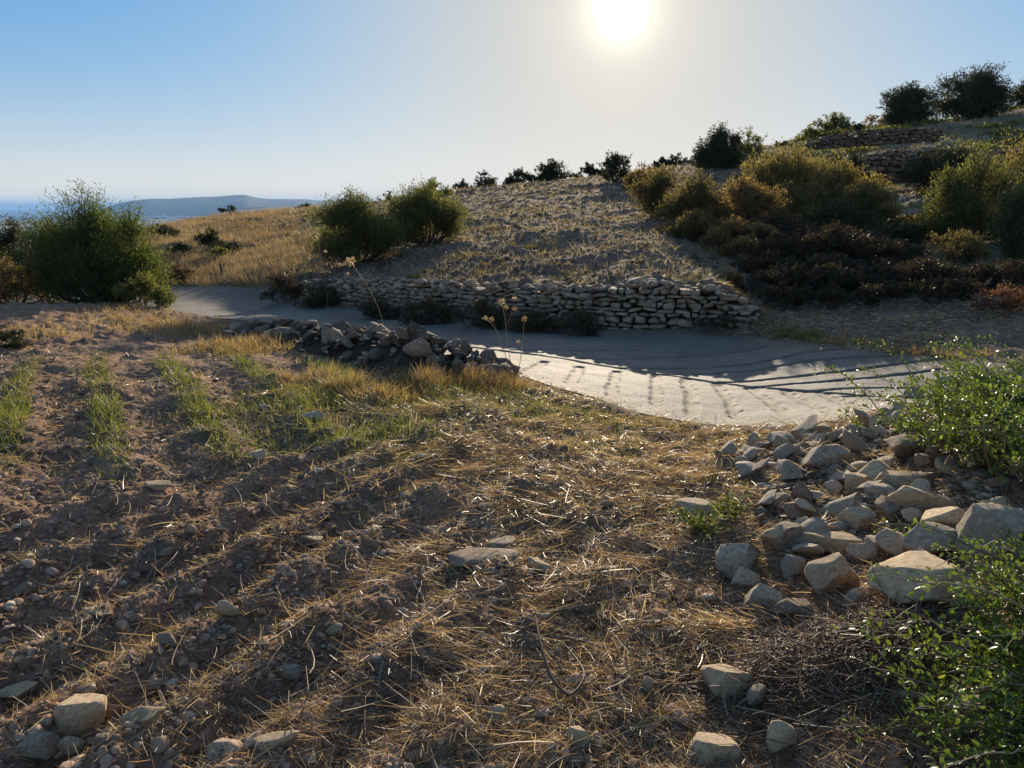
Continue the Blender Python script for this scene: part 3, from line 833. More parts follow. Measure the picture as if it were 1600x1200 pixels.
# crest, left to right
CREST = 'on the skyline of the ploughed field'
for u0, u1, vt, d, kd, lb, cv, nm in [
        (592, 612, 300, 60, 'dark', 'tiny dark bush on the skyline behind the two olive bushes', 3, 'bush'),
        (622, 652, 305, 60, 'dark', 'low dark bush on the skyline between the two olive bushes', 3, 'bush'),
        (648, 706, 279, 46, 'olive', 'olive tree top rising behind the right olive bush', 3, 'tree'),
        (706, 736, 281, 60, 'dark', 'small dark bush ' + CREST + ', leftmost in the row', 3, 'bush'),
        (736, 777, 267, 60, 'dark', 'small round tree ' + CREST + ' with sky showing through', 2.2, 'tree'),
        (788, 832, 263, 60, 'dark', 'dark bushy tree ' + CREST + ' left of the largest one', 2.8, 'tree'),
        (831, 890, 250, 61, 'dark', 'largest dark rounded tree in the middle of the skyline row', 3.5, 'tree'),
        (893, 948, 256, 61, 'dark', 'low wide dark bush on the skyline right of the middle tree', 3.5, 'bush'),
        (1015, 1050, 246, 60, 'dark', 'low dark bush on the skyline, left half of the low hedge', 3, 'bush'),
        (1042, 1086, 241, 60, 'dark', 'low dark bush on the skyline, right half of the low hedge', 3, 'bush'),
        (1087, 1158, 197, 46, 'dark', 'round dark tree with dense crown at the top of the ploughed field', 4.5, 'tree'),
        (1148, 1198, 199, 52, 'olive', 'airy thin crowned tree right of the round dark tree', 1.3, 'tree'),
        (1196, 1240, 222, 60, 'dark', 'low dark bush on the slope right of the airy tree', 3, 'bush'),
        (1238, 1290, 196, 62, 'olive', 'low olive bush on the right skyline left of the spreading tree', 2.4, 'bush'),
        (1276, 1328, 177, 64, 'olive', 'spreading small tree on the right skyline', 2.2, 'tree'),
        (1322, 1356, 194, 66, 'dark', 'low dark bush between the spreading tree and the bare small tree', 3, 'bush'),
        (1346, 1381, 179, 68, 'brown', 'thin almost bare small tree on the right skyline', 1.1, 'tree'),
        (1384, 1470, 131, 69, 'dark', 'big dark dome shaped tree on the hill, left of the taller one', 4.5, 'tree'),
        (1474, 1574, 106, 71, 'dark', 'tallest dark tree on the hill at the upper right', 4.5, 'tree'),
        (1576, 1640, 117, 76, 'dark', 'dark tree cut by the right edge on the hilltop', 4, 'tree')]:
    bush(u0, u1, vt, d, kd, lb, nm, nm, cover=cv * 1.9, lpx=2.8, lasp=.55, blobs=26 if u1 - u0 > 80 else 16 if u1 - u0 > 60 else 10, spiky=.05 if u1 - u0 > 80 else .12, up=.1, taper=0, sink=.3, base=.0, openness=.7)
# shrubs beside the track
for u0, u1, vt, d, kd, lb, cv in [
        (940, 985, 240, 44, 'dark', 'dark shrub at the top of the row beside the ploughed field', 4),
        (975, 1030, 257, 37, 'brown', 'brownish shrub second from the top of the row beside the field', 4),
        (985, 1075, 262, 26, 'drab', 'brown olive shrub in the middle of the row beside the field', 3.5),
        (1028, 1145, 270, 21.5, 'drab', 'drab brown olive shrub just left of the big yellowish shrub', 3.5),
        (1020, 1100, 340, 19.5, 'brown', 'low brown shrub at the foot of the drab brown olive shrub', 2.6),
        (1092, 1225, 278, 20.5, 'brown', 'rusty brown shrub left of the big yellowish shrub', 3.6),
        (1112, 1200, 370, 16.5, 'brown', 'low rusty brown bush at the foot of the rusty brown shrub', 3),
        (1130, 1305, 232, 26, 'yellow', 'big yellowish green shrub over the dark thicket', 3.6),
        (1245, 1392, 254, 24, 'yellow', 'yellowish shrub on the right half over the dark thicket', 3.2),
        (1040, 1135, 330, 18.6, 'drab', 'drab bush with its base on the bare slope above the wall end', 3.8),
        (1100, 1210, 340, 17.4, 'brown', 'brown bush between the rusty shrub and the track', 4),
        (1058, 1135, 342, 22, 'drab', 'low drab bush in the gap at the foot of the brownish row', 3.5),
        (1092, 1205, 318, 21, 'brown', 'low brown bush under the rusty brown shrub', 4),
        (1175, 1305, 285, 22.5, 'drab', 'drab brown bush under the big yellowish shrub', 4.5),
        (1280, 1402, 290, 22.5, 'drab', 'drab brown bush under the right yellowish shrub', 4.5),
        (1375, 1480, 338, 22, 'drab', 'drab brown bush right of the dark thicket top', 3.5),
        (1150, 1260, 396, 14.2, 'thicket', 'dark bramble filling the thicket between its rows, left', 4.5),
        (1245, 1360, 398, 14.1, 'thicket', 'dark bramble filling the thicket between its rows, centre', 4.5),
        (1345, 1455, 406, 14.0, 'thicket', 'dark bramble filling the thicket between its rows, right', 4.5),
        (1130, 1240, 358, 17.0, 'thicket', 'dark bramble at the upper left of the thicket', 4),
        (1300, 1420, 362, 16.6, 'thicket', 'dark bramble at the upper right of the thicket', 4),
        (1155, 1300, 334, 18.6, 'thicket', 'upper left part of the dark brown thicket in shade beside the track', 5),
        (1235, 1392, 318, 20.2, 'dark', 'upper middle part of the dark thicket in shade beside the track', 5),
        (1340, 1478, 350, 18.0, 'dark', 'upper right part of the dark thicket in shade beside the track', 5),
        (1152, 1275, 366, 15.4, 'thicket', 'middle row of the dark thicket, its left end beside the track', 5),
        (1236, 1365, 352, 15.6, 'thicket', 'middle row of the dark thicket, centre bush beside the track', 5),
        (1335, 1450, 376, 15, 'thicket', 'middle row of the dark thicket, its right end beside the track', 5),
        (1160, 1275, 416, 13.2, 'thicket', 'lowest row of the dark thicket, its left end beside the track', 4.5),
        (1236, 1352, 414, 13.1, 'thicket', 'lowest row of the dark thicket, middle bush beside the track', 4.5),
        (1325, 1445, 412, 13.0, 'thicket', 'lowest row of the dark thicket, its right end beside the track', 4.5),
        (1175, 1265, 444, 12.3, 'thicket', 'small dry weed clump before the dark thicket, the left one', 3.5),
        (1255, 1340, 446, 12.2, 'thicket', 'small dry weed clump before the dark thicket, the middle one', 3.5),
        (1335, 1420, 442, 12.1, 'thicket', 'small dry weed clump before the dark thicket, the right one', 3.5),
        (1400, 1500, 405, 12.8, 'thicket', 'low dark thicket sloping down at the right of the dark thicket', 4),
        (1405, 1535, 436, 11.8, 'thicket', 'lowest dark brambles at the right before the red bush', 4),
        (1385, 1500, 342, 19, 'yellow', 'low yellow green bush behind the dark thicket', 3),
        (1425, 1530, 228, 31, 'dark', 'dark scrubby bush at the right end of the lower terrace wall', 4),
        (1310, 1360, 238, 32, 'dark', 'dark scrubby bush at the left end of the lower terrace wall', 4),
        (1465, 1590, 232, 17.5, 'olive', 'tall olive green shrub at the right edge', 3.6),
        (1555, 1700, 190, 20, 'yellow', 'yellowish tall shrub behind the right edge shrub', 3),
        (1562, 1660, 285, 15.5, 'blue', 'grey green shrub cut by the right edge', 3.6),
        (1450, 1545, 362, 15.2, 'drab', 'low olive bush at the foot of the right shrub', 2.6),
        (1470, 1580, 412, 12.6, 'thicket', 'dark dry bramble under the right shrub', 3.5),
        (1560, 1680, 400, 12.5, 'thicket', 'dry brown bramble at the right edge above the red bush', 3.2)]:
    bush(u0, u1, vt, d, kd, lb, 'shrub', 'shrub', cover=cv * 1.15, lpx=4.6, lasp=.34, blobs=15, openness=.55, spiky=.7, seed=int(u0 * 3 + vt))
bush(1515, 1640, 448, 10.9, 'red', 'reddish brown dry bush at the right edge beside the road', 'shrub', 'shrub', cover=2.0, lpx=7, lasp=.16, blobs=8, spiky=1)
bush(1120, 1165, 425, 13.8, 'brown', 'little pale brown bush at the top of the dirt track', blobs=5, lpx=5)
bush(-40, 55, 522, 9.3, 'dark', 'small dark leafy bush at the left edge of the field', blobs=6, lpx=7, lasp=.4, hmax=.4)

# ------------------------------------------------------------------ dry stone walls
def wall_stones(path, hts, course=.085, slen=(.09, .29), thick=.3, seed=3, irregular=.25, top=True):
    g = np.random.default_rng(seed)
    path = np.array(path); hts = np.array(hts)
    d = np.concatenate([[0], np.cumsum(np.linalg.norm(np.diff(path[:, :2], axis=0), axis=1))])
    tot = d[-1]
    def at(s):
        p = np.array([np.interp(s, d, path[:, k]) for k in range(3)]); q = np.array([np.interp(s + .05, d, path[:, k]) for k in range(3)])
        if s + .05 > tot: q = p + (p - np.array([np.interp(s - .05, d, path[:, k]) for k in range(3)]))
        t = (q - p)[:2]; t = t / (np.linalg.norm(t) + 1e-9)
        return p, t, float(np.interp(s, d, hts))
    parts = []; V0, F0 = ICO[3]
    box = np.sign(V0) * np.abs(V0) ** .3; box /= np.abs(box).max(0)
    lvl = 0.; row = 0
    hm = hts.max()
    while lvl < hm:
        ch = course * g.uniform(.6, 1.45)
        s = -g.random() * .2
        while s < tot:
            L = g.uniform(*slen) * (1.2 if row == 0 else 1)
            p, t, h = at(min(max(s + L / 2, 0), tot))
            if lvl + ch * .6 < h:
                nrmv = np.array([t[1], -t[0]])
                irr = irregular * (1 + (lvl > h - .25) * 1.5)
                B = box.copy()
                B *= (1 + .10 * n3(B * 1.1 + g.random(3) * 30, 1.3, 1) + .05 * n3(B + g.random(3) * 30, 4, 1))[:, None]
                for _ in range(6):
                    nv = unit(g.normal(size=3) * np.array([1, .6, 1])); dd = B @ nv
                    B -= np.outer(np.maximum(dd - g.uniform(.72, 1.05), 0) * .95, nv)
                B = B * np.array([L / 2 * 1.02, thick / 2, ch / 2 * g.uniform(1.0, 1.12)])
                B = roty(B, g.normal() * irr * .25); B = rotz(B, g.normal() * irr * .25)
                R2 = np.array([[t[0], t[1], 0], [nrmv[0] * -1, nrmv[1] * -1, 0], [0, 0, 1]])
                B = B @ R2
                off = -nrmv * (g.uniform(-.03, .04) - lvl * .08) * -1
                B[:, :2] += p[:2] + off + g.normal(size=2) * .008
                # face leans back as it rises
                B[:, :2] += -nrmv * 0
                B[:, 2] += p[2] + lvl + ch / 2 - .03 + g.normal() * .006
                parts.append((B, F0, {'rnd': np.full(len(B), g.random())}))
            s += L + .006
        lvl += ch; row += 1
    tops = []
    if top:
        s = 0
        while s < tot:
            p, t, h = at(s); nrmv = np.array([t[1], -t[0]])
            for k in range(3):
                sh, Fq = rock_shape(3, 7, int(g.integers(1e6)))
                sc = g.uniform(.04, .095)
                q = rotz(sh * np.array([sc * g.uniform(.9, 1.6), sc, sc * g.uniform(.5, .8)]), g.uniform(0, 6))
                q[:, :2] += p[:2] - nrmv * g.uniform(-.05, .35) * -1 * -1 + g.normal(size=2) * .03
                q[:, 2] += p[2] + h + g.uniform(-.05, .05)
                tops.append((q, Fq, {'rnd': np.full(len(q), g.random())}))
            s += g.uniform(.07, .16)
    return parts, tops
def build_wall():
    path = WPATH; hts = WHTS
    parts, tops = wall_stones(path, hts)
    root = empty('dry_stone_wall', path[7])
    tag(root, 'long low dry stone wall of brown limestone along the far side of the road', 'wall')
    inv = np.array(path[7])
    def loc(m): return [(V - inv, Fc, a) for V, Fc, a in m]
    link('stonework', mesh('stonework', *merge(loc(parts))), M_WALL, root)
    link('coping_rubble', mesh('coping_rubble', *merge(loc(tops))), M_WALL, root)
    # earth core behind the face
    P = np.array(path); n = len(P)
    T = np.gradient(P[:, :2], axis=0); T = T / np.linalg.norm(T, axis=1, keepdims=True); NN = np.stack([T[:, 1], -T[:, 0]], 1)
    H = np.array(hts)
    prof = []
    for off, hz in ((-.04, -.1), (-.08, 1), (-.5, 1), (-.9, -.1)):
        q = np.zeros((n, 3)); q[:, :2] = P[:, :2] + NN * off
        q[:, 2] = P[:, 2] + (H * .93 if hz == 1 else -.15)
        prof.append(q)
    V = np.stack(prof, 1).reshape(-1, 3) - inv
    i = np.arange(n - 1)[:, None] * 4 + np.arange(3)
    Fc = np.stack([i, i + 4, i + 5, i + 1], -1).reshape(-1, 4)
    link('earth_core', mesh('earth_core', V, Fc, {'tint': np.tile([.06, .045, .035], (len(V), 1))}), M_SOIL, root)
build_wall()
def terrace(rows, label, hts, course, slen, thick, seed):
    path = []
    for u, v, d in rows:
        p = atd(u, v, d); path.append(p)
    path = path
    inv = np.array(path[0])
    parts, tops = wall_stones(path, hts, course, slen, thick, seed, .6, True)
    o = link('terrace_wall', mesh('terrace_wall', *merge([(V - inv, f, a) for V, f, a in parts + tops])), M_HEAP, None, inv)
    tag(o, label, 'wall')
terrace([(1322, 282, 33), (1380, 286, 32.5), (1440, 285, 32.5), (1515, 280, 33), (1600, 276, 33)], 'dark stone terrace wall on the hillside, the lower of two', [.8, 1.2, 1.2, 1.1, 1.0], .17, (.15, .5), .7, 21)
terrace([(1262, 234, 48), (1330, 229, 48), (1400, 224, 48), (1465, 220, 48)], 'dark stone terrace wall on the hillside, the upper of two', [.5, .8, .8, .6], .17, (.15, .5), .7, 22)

# ------------------------------------------------------------------ rocks
_rc = {}
def rock_me(seed, sub, flat, mat):
    k = (seed, sub, flat, mat.name)
    if k not in _rc:
        V, Fc = rock_shape(sub, 14, seed, flat)
        me = mesh('rock', V, Fc); me.materials.append(mat); _rc[k] = me
    return _rc[k]
HERO = [  # left, right, top, bottom in the photograph, tone, flat, tilt, label
    (1261, 1330, 682, 748, 'g', .0, .9, 'upright leaning grey slab on top of the rubble by the road'),
    (1202, 1258, 740, 758, 't', 1, 0, 'thin pale flat stone left of the upright leaning slab foot'),
    (1061, 1130, 778, 815, 't', 1, .1, 'tan flat topped stone behind the small green weed'),
    (1357, 1475, 729, 780, 't', 1, .1, 'wide tan flat boulder under the leafy shrub'),
    (1317, 1373, 785, 831, 't', 0, 0, 'squarish tan stone with straight edges amid the rubble'),
    (1196, 1270, 815, 875, 'b', 0, .3, 'pinkish brown stone with notched top left of the long low stone'),
    (1259, 1357, 826, 868, 't', 1, .2, 'long low stone sloping to the right in the rubble'),
    (1338, 1408, 843, 880, 'g', 1, 0, 'flat grey stone between the long low stone and the stacked blocks'),
    (1427, 1525, 790, 853, 't', 0, 0, 'craggy tan block lying on top of a greyer block'),
    (1402, 1506, 818, 889, 'g', 0, 0, 'grey block under the craggy tan block'),
    (1509, 1625, 785, 872, 'g', 0, 0, 'smooth large blue grey boulder cut by the right edge'),
    (1115, 1192, 846, 908, 'g', 0, .2, 'jagged pale stone at the left end of the rubble'),
    (1140, 1189, 888, 934, 'g', 0, 0, 'rounded stone just under the jagged pale stone'),
    (1168, 1221, 905, 969, 'g', 0, .5, 'upright grey stone with white flecks at the rubble foot'),
    (1210, 1268, 932, 976, 'b', 0, 0, 'dark rounded stone at the rubble foot right of the upright one'),
    (1224, 1260, 871, 908, 'g', 0, 0, 'small grey stone above the dark rounded one'),
    (1271, 1347, 862, 941, 't', 0, .7, 'yellowish elongated stone standing at a slant'),
    (1392, 1556, 862, 973, 't', 1, .25, 'largest flat yellow slab resting beside the lower leafy shrub'),
    (1320, 1357, 918, 948, 'g', 0, 0, 'small grey stone between the slanted stone and the big slab'),
    (1087, 1175, 1035, 1097, 't', 0, .2, 'tan stone with overhanging top in the litter at lower right'),
    (1166, 1198, 1066, 1112, 'g', 0, .6, 'small upright grey stone right of the overhanging tan stone'),
    (1059, 1151, 1144, 1204, 't', 1, 0, 'broad yellowish stone at the bottom edge right of centre'),
    (1185, 1247, 1135, 1193, 't', 0, 0, 'blocky yellow stone at the bottom edge'),
    (1000, 1024, 1057, 1089, 't', 0, .3, 'small egg shaped stone on bare soil near the curved stem'),
    (1470, 1534, 1004, 1040, 'g', 0, .4, 'grey pointed stone peeping between two leafy branches'),
    (1478, 1562, 1086, 1165, 't', 0, 0, 'stone half hidden behind the lowest leafy branches'),
    (1560, 1610, 1105, 1160, 'g', 0, 0, 'grey stone in the leaves at the lower right edge'),
    (1210, 1245, 694, 722, 'g', 0, .3, 'small grey stone left of the upright leaning slab'),
    (1119, 1144, 704, 724, 'b', 0, 0, 'small dark stone at the far left tip of the rubble'),
    (1148, 1175, 714, 733, 'g', 0, 0, 'little grey stone second from the left tip of the rubble'),
    (1509, 1543, 753, 777, 'g', 0, 0, 'pale grey stone inside the leafy shrub'),
    (1202, 1245, 766, 796, 'g', 0, .3, 'grey stone below the thin pale flat stone'),
    (1179, 1207, 793, 817, 'b', 0, 0, 'small round brown stone at the left side of the rubble'),
    (1228, 1268, 780, 817, 'b', 0, .4, 'brown stone leaning left of the squarish tan stone'),
    (1411, 1454, 606, 633, 't', 0, .2, 'tan stone on the rubble crest by the leafy shrub tip'),
    (1450, 1496, 582, 609, 't', 1, .3, 'topmost stone of the rubble crest at the road edge'),
    (1378, 1414, 640, 667, 'g', 0, 0, 'grey stone on the rubble crest above the wide boulder'),
    (1275, 1305, 662, 684, 't', 0, 0, 'light brown stone just behind the upright leaning slab'),
    (1418, 1450, 642, 664, 'b', 0, 0, 'brown stone at the left tip of the leafy shrub'),
    (67, 152, 1092, 1158, 't', 0, .2, 'large tan topped stone in the left bottom corner'),
    (190, 261, 1102, 1145, 't', 1, .3, 'long narrow tan stone right of the large left corner stone'),
    (10, 77, 1146, 1200, 'g', 0, .4, 'grey slab at the very bottom left corner'),
    (82, 124, 1150, 1185, 'g', 0, 0, 'small grey stone between the corner slab and the long narrow stone'),
    (307, 381, 1152, 1206, 'g', 0, .1, 'dark grey flat topped stone at the bottom edge on the left'),
    (454, 493, 1173, 1198, 'g', 0, 0, 'small flat grey stone at the bottom edge left of centre'),
    (396, 461, 1143, 1181, 't', 1, 0, 'tan flat stone above the small flat grey one'),
    (429, 476, 1036, 1063, 'g', 1, .1, 'pale stone in straw at the lower left centre'),
    (505, 532, 976, 996, 't', 0, 0, 'little round cream stone on the dark soil'),
    (246, 278, 986, 1018, 'b', 0, 0, 'brown angular stone in the left furrow'),
    (-10, 45, 1070, 1098, 't', 1, .2, 'flat brown stone cut by the left edge'),
    (122, 171, 948, 973, 'b', 1, 0, 'dark brown low stone on a furrow ridge at left'),
    (331, 372, 940, 972, 't', 0, .5, 'tan upright stone in the middle left furrow'),
    (468, 501, 835, 857, 't', 0, .2, 'light stone at the upper end of the left furrows'),
    (18, 51, 909, 932, 'g', 0, 0, 'whitish stone near the left edge in a furrow'),
    (224, 248, 1062, 1079, 't', 0, 0, 'small tan stone above the long narrow stone'),
    (753, 809, 840, 869, 'g', 1, .1, 'pale blue grey flat stone in the straw at the centre'),
    (697, 802, 862, 892, 'b', 1, .1, 'long low brown stone before the pale blue grey one'),
    (702, 731, 876, 899, 'b', 0, .4, 'small brown stone against the left end of the long brown one'),
    (824, 860, 872, 902, 't', 0, .2, 'tan stone right of the long low brown one'),
    (749, 793, 1107, 1141, 't', 0, 0, 'tan stone left of the curved stem foot'),
    (888, 928, 1137, 1173, 't', 0, .2, 'tan stone below the curved stem'),
    (688, 710, 935, 952, 'g', 0, 0, 'small grey stone beside the dark hollow at the centre'),
    (467, 502, 641, 662, 'g', 0, 0, 'pale grey boulder in the green grass'),
    (384, 418, 700, 722, 't', 0, 0, 'tan stone at the end of the green rows'),
    (749, 771, 787, 803, 'g', 0, 0, 'small grey stone above the pale blue grey one'),
    (396, 426, 629, 645, 'b', 1, 0, 'brown stone left of the boulder in the green grass'),
    (655, 700, 822, 836, 't', 1, 0, 'thin tan stone lying flat in mid field straw'),
    (596, 624, 856, 872, 'g', 1, 0, 'thin grey stone at the right end of the furrows'),
    (222, 262, 752, 768, 't', 1, .1, 'pale flat stone at the near end of the left rows'),
    (1348, 1378, 470, 484, 'g', 1, 0, 'pale flat stone in the shade before the dark thicket'),
]
MT = {'t': M_TAN, 'g': M_GREY, 'b': M_BROWN}
for k, (u0, u1, v0, v1, tone, flat, tilt, lb) in enumerate(HERO):
    u = (u0 + u1) / 2
    p = ground_hit(u, v1 - (v1 - v0) * .18)
    s = math.sqrt(p[0] ** 2 * 0 + p[1] ** 2) / F * (1.03)
    dist = p[1] * cP + (CAMZ - p[2]) * sP
    w = (u1 - u0) * dist / F; h = (v1 - v0) * dist / F
    hz = h * (.62 if flat else .85)
    dp = (w * .7 if not flat else max(w * .6, h * 1.0))
    me = rock_me(100 + k, 4 if (u1 - u0) > 34 else 3, flat, MT[tone])
    o = link('rock', me, None, None, (p[0], p[1] + dp * .3, p[2] + hz * .35))
    o.scale = (w / 2 * 1.16, dp / 2 * 1.15, hz / 2 * 1.28)
    o.rotation_euler = (rng.normal() * .08, tilt * rng.choice([-.3, .3]), rng.normal() * .25)
    tag(o, lb, 'rock')
# rubble rocks: copies of a few shapes
def scatter(n, region, sizes, mats, label, group, lift=.3, seed=1, stack=0., squash=(.5, .85), jit=1.):
    g = np.random.default_rng(seed)
    for i in range(n):
        x, y, hh = region(g)
        s = g.uniform(*sizes) * (1.6 if g.random() < .12 else 1)
        z = float(Hs(np.array([x]), np.array([y]))[0]) + hh
        m = mats[int(g.integers(len(mats)))]
        me = rock_me(int(g.integers(14)) + 500, 3, 0., m)
        o = link('rock', me, None, None, (x, y, z + s * lift * .6))
        o.scale = (s * g.uniform(.8, 1.4), s * g.uniform(.8, 1.1), s * g.uniform(*squash))
        o.rotation_euler = (g.normal() * .4, g.normal() * .4, g.uniform(0, 6.28))
        tag(o, label, 'rock', group)
# heap along the near edge of the road
HEAP = np.array([ground_hit(u, v) for u, v in [(375, 520), (430, 528), (490, 540), (540, 552), (590, 566), (640, 576), (690, 580), (740, 588), (785, 597)]])
HEAPH = np.array([.12, .2, .25, .31, .35, .35, .28, .18, .08])
def heap_at(g):
    t = g.random() * (len(HEAP) - 1); i = int(t); f = t - i
    p = HEAP[i] * (1 - f) + HEAP[i + 1] * f; hm = HEAPH[i] * (1 - f) + HEAPH[i + 1] * f
    T = HEAP[i + 1] - HEAP[i]; nn = np.array([-T[1], T[0]]); nn = nn / np.linalg.norm(nn)
    if nn[1] < 0: nn = -nn
    c = g.normal() * .27
    return p[0] + nn[0] * (c + .12), p[1] + nn[1] * (c + .12), hm * math.exp(-(c / .34) ** 2) * g.uniform(.75, 1.0)
def heap_bank():
    # earth under the heap
    g = np.random.default_rng(5); n = 90; m = 24
    t = np.linspace(0, len(HEAP) - 1.001, n); i = t.astype(int); f = (t - i)[:, None]
    P = HEAP[i] * (1 - f) + HEAP[i + 1] * f; hm = HEAPH[i] * (1 - f[:, 0]) + HEAPH[i + 1] * f[:, 0]
    T = np.gradient(P, axis=0); nn = np.stack([-T[:, 1], T[:, 0]], 1); nn /= np.linalg.norm(nn, axis=1, keepdims=True)
    c = np.linspace(-.85, .85, m)
    X = P[:, 0][:, None] + nn[:, 0][:, None] * (c + .12); Y = P[:, 1][:, None] + nn[:, 1][:, None] * (c + .12)
    end = np.minimum(1, np.minimum(t, (len(HEAP) - 1 - t)) * 2)[:, None]
    Z = Hs(X, Y) + (hm[:, None] * np.exp(-(c / .34) ** 2) * .8 * end - .04) + .09 * fbm(X * 7, Y * 7, 4, 3)
    i = np.arange(n - 1)[:, None] * m + np.arange(m - 1)
    Fc = np.stack([i, i + m, i + m + 1, i + 1], -1).reshape(-1, 4)
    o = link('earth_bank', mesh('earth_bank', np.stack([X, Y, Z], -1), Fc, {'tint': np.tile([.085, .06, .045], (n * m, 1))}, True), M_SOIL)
    tag(o, 'bank of dark earth under the stone heap along the near road edge', kind='structure')
heap_bank()
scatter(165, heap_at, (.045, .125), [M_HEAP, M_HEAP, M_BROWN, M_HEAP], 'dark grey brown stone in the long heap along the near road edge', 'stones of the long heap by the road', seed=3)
# right rubble
RP = np.array([ground_hit(u, v)[:2] for u, v in [(1130, 715), (1250, 690), (1330, 665), (1440, 640), (1500, 650), (1560, 760), (1560, 850), (1380, 870), (1260, 880), (1190, 860), (1190, 780)]])
def right_at(g):
    while True:
        x = g.uniform(RP[:, 0].min(), RP[:, 0].max()); y = g.uniform(RP[:, 1].min(), RP[:, 1].max())
        if inside(np.array([x]), np.array([y]), RP)[0]: return x, y, g.uniform(0, .05)
scatter(85, right_at, (.04, .10), [M_TAN, M_GREY, M_BROWN, M_GREY], 'small loose stone filling the gaps of the rubble slope on the right', 'small stones of the right rubble slope', seed=4, lift=.55, squash=(.35, .75))
# pebbles and clods too many to count
def pebbles():
    g = np.random.default_rng(9); parts = []
    sh = [rock_shape(1, 4, k) for k in range(8)]; sh2 = [rock_shape(2, 6, k + 60) for k in range(6)]
    def put(x, y, s):
        Vv, Fq = sh[int(g.integers(8))]
        z = Hf(np.array([x]), np.array([y]))[0]
        q = rotz(Vv * s * np.array([g.uniform(.8, 1.4), 1, g.uniform(.45, .8)]), g.uniform(0, 6))
        parts.append((q + np.array([x, y, z + s * .25]), Fq, {'rnd': np.full(len(q), g.random())}))
    XY = []
    for _ in range(11000):
        d = 1.9 * math.exp(g.random() * 1.5); a = g.uniform(-.75, .75)
        XY.append((a * d, d, g.uniform(.004, .012) * (2.2 if g.random() < .12 else 1)))
    for _ in range(5000):
        x, y, _h = right_at(g); XY.append((x, y, g.uniform(.007, .022) * (1.8 if g.random() < .15 else 1)))
    HH = {}
    for _ in range(350):
        x, y, _h = heap_at(g); HH[len(XY)] = _h * 1.0; XY.append((x, y, g.uniform(.015, .045)))
    hv = np.array([HH.get(i, 0) for i in range(len(XY))]); A = np.column_stack([np.array(XY), hv])
    sd = road_sd(A[:, 0], A[:, 1]); ok = (sd > -.12)
    A = A[ok]; Z = Hf(A[:, 0], A[:, 1]) + A[:, 3]
    for (x, y, s, _), z in zip(A, Z):
        Vv, Fq = sh[int(g.integers(8))]
        q = rotz(Vv * s * np.array([g.uniform(.8, 1.4), 1, g.uniform(.45, .8)]), g.uniform(0, 6))
        parts.append((q + np.array([x, y, z + s * .25]), Fq, {'rnd': np.full(len(q), g.random())}))
    n = 6500
    x, y = g.uniform(-.75, .25, n), 1.9 * np.exp(g.random(n) * 1.35); x = x * y
    k = (seg_side(x, y) > 0) & (road_sd(x, y) > .2); x, y = x[k], y[k]; Z = Hf(x, y)
    cl = []
    for a, b, z in zip(x, y, Z):
        s = g.uniform(.007, .02) * (1.8 if g.random() < .1 else 1)
        Vv, Fq = sh2[int(g.integers(6))]
        q = rotz(Vv * s * np.array([g.uniform(.8, 1.3), 1, g.uniform(.6, .9)]), g.uniform(0, 6))
        cl.append((q + np.array([a, b, z + s * .2]), Fq, {'rnd': np.full(len(q), g.random())}))
    mc = leaf_mat('clod', [(0, (.16, .10, .07)), (.5, (.28, .185, .13)), (1, (.42, .29, .21))], 0, .95, .1)
    tag(link('soil_clods', mesh('soil_clods', *merge(cl)), mc), 'crumbly reddish brown clods of ploughed soil', kind='stuff')
    V, Fc, at = merge(parts)
    m = leaf_mat('pebble', [(0, (.07, .05, .038)), (.5, (.17, .125, .09)), (1, (.42, .36, .28))], 0, .9, .2)
    tag(link('pebbles', mesh('pebbles', V, Fc, at), m), 'pebbles and small clods over the earth', kind='stuff')
    # stones and clods of the ploughed slope
    parts = []
    n = 5200
    d = 13.2 * np.exp(g.random(n) * 1.5); u = g.uniform(430, 1180, n) + (d - 13) * 1.0
    x = (u - 800) / F * d
    z = Hf(x, d)
    for i in range(n):
        s = g.uniform(.02, .055) * (d[i] / 22) ** .6 * (1.8 if g.random() < .08 else 1)
        Vv, Fq = sh[int(g.integers(8))]
        q = rotz(Vv * s * np.array([g.uniform(.8, 1.5), 1, g.uniform(.5, .8)]), g.uniform(0, 6))
        parts.append((q + np.array([x[i], d[i], z[i] + s * .3]), Fq, {'rnd': np.full(len(q), g.random() * .9)}))
    V, Fc, at = merge(parts)
    tag(link('field_stones', mesh('field_stones', V, Fc, at), m), 'stones and clods over the ploughed slope', kind='stuff')
pebbles()
def road_gravel():
    g = np.random.default_rng(19); sh = [rock_shape(1, 4, k + 30) for k in range(6)]; parts = []
    n = 1500; i = g.integers(0, len(RF) - 1, n); f = g.random(n)
    t = np.where(g.random(n) < .6, np.clip(g.exponential(.09, n), 0, 1), g.random(n)); t = np.where(g.random(n) < .45, 1 - t, t)
    A = RF[i] * (1 - f)[:, None] + RF[i + 1] * f[:, None]; B = RN[i] * (1 - f)[:, None] + RN[i + 1] * f[:, None]
    P = A * (1 - t)[:, None] + B * t[:, None]; Z = macro(P[:, 0], P[:, 1])
    for (x, y, _), z in zip(P, Z):
        s = g.uniform(.002, .006)
        Vv, Fq = sh[int(g.integers(6))]
        parts.append((rotz(Vv * s * np.array([1.2, 1, .7]), g.uniform(0, 6)) + np.array([x, y, z + s * .4]), Fq, {'rnd': np.full(len(Vv), g.random())}))
    V, Fc, at = merge(parts)
    tag(link('road_gravel', mesh('road_gravel', V, Fc, at), bpy.data.materials['pebble']), 'loose gravel scattered over the concrete road', kind='stuff')
road_gravel()

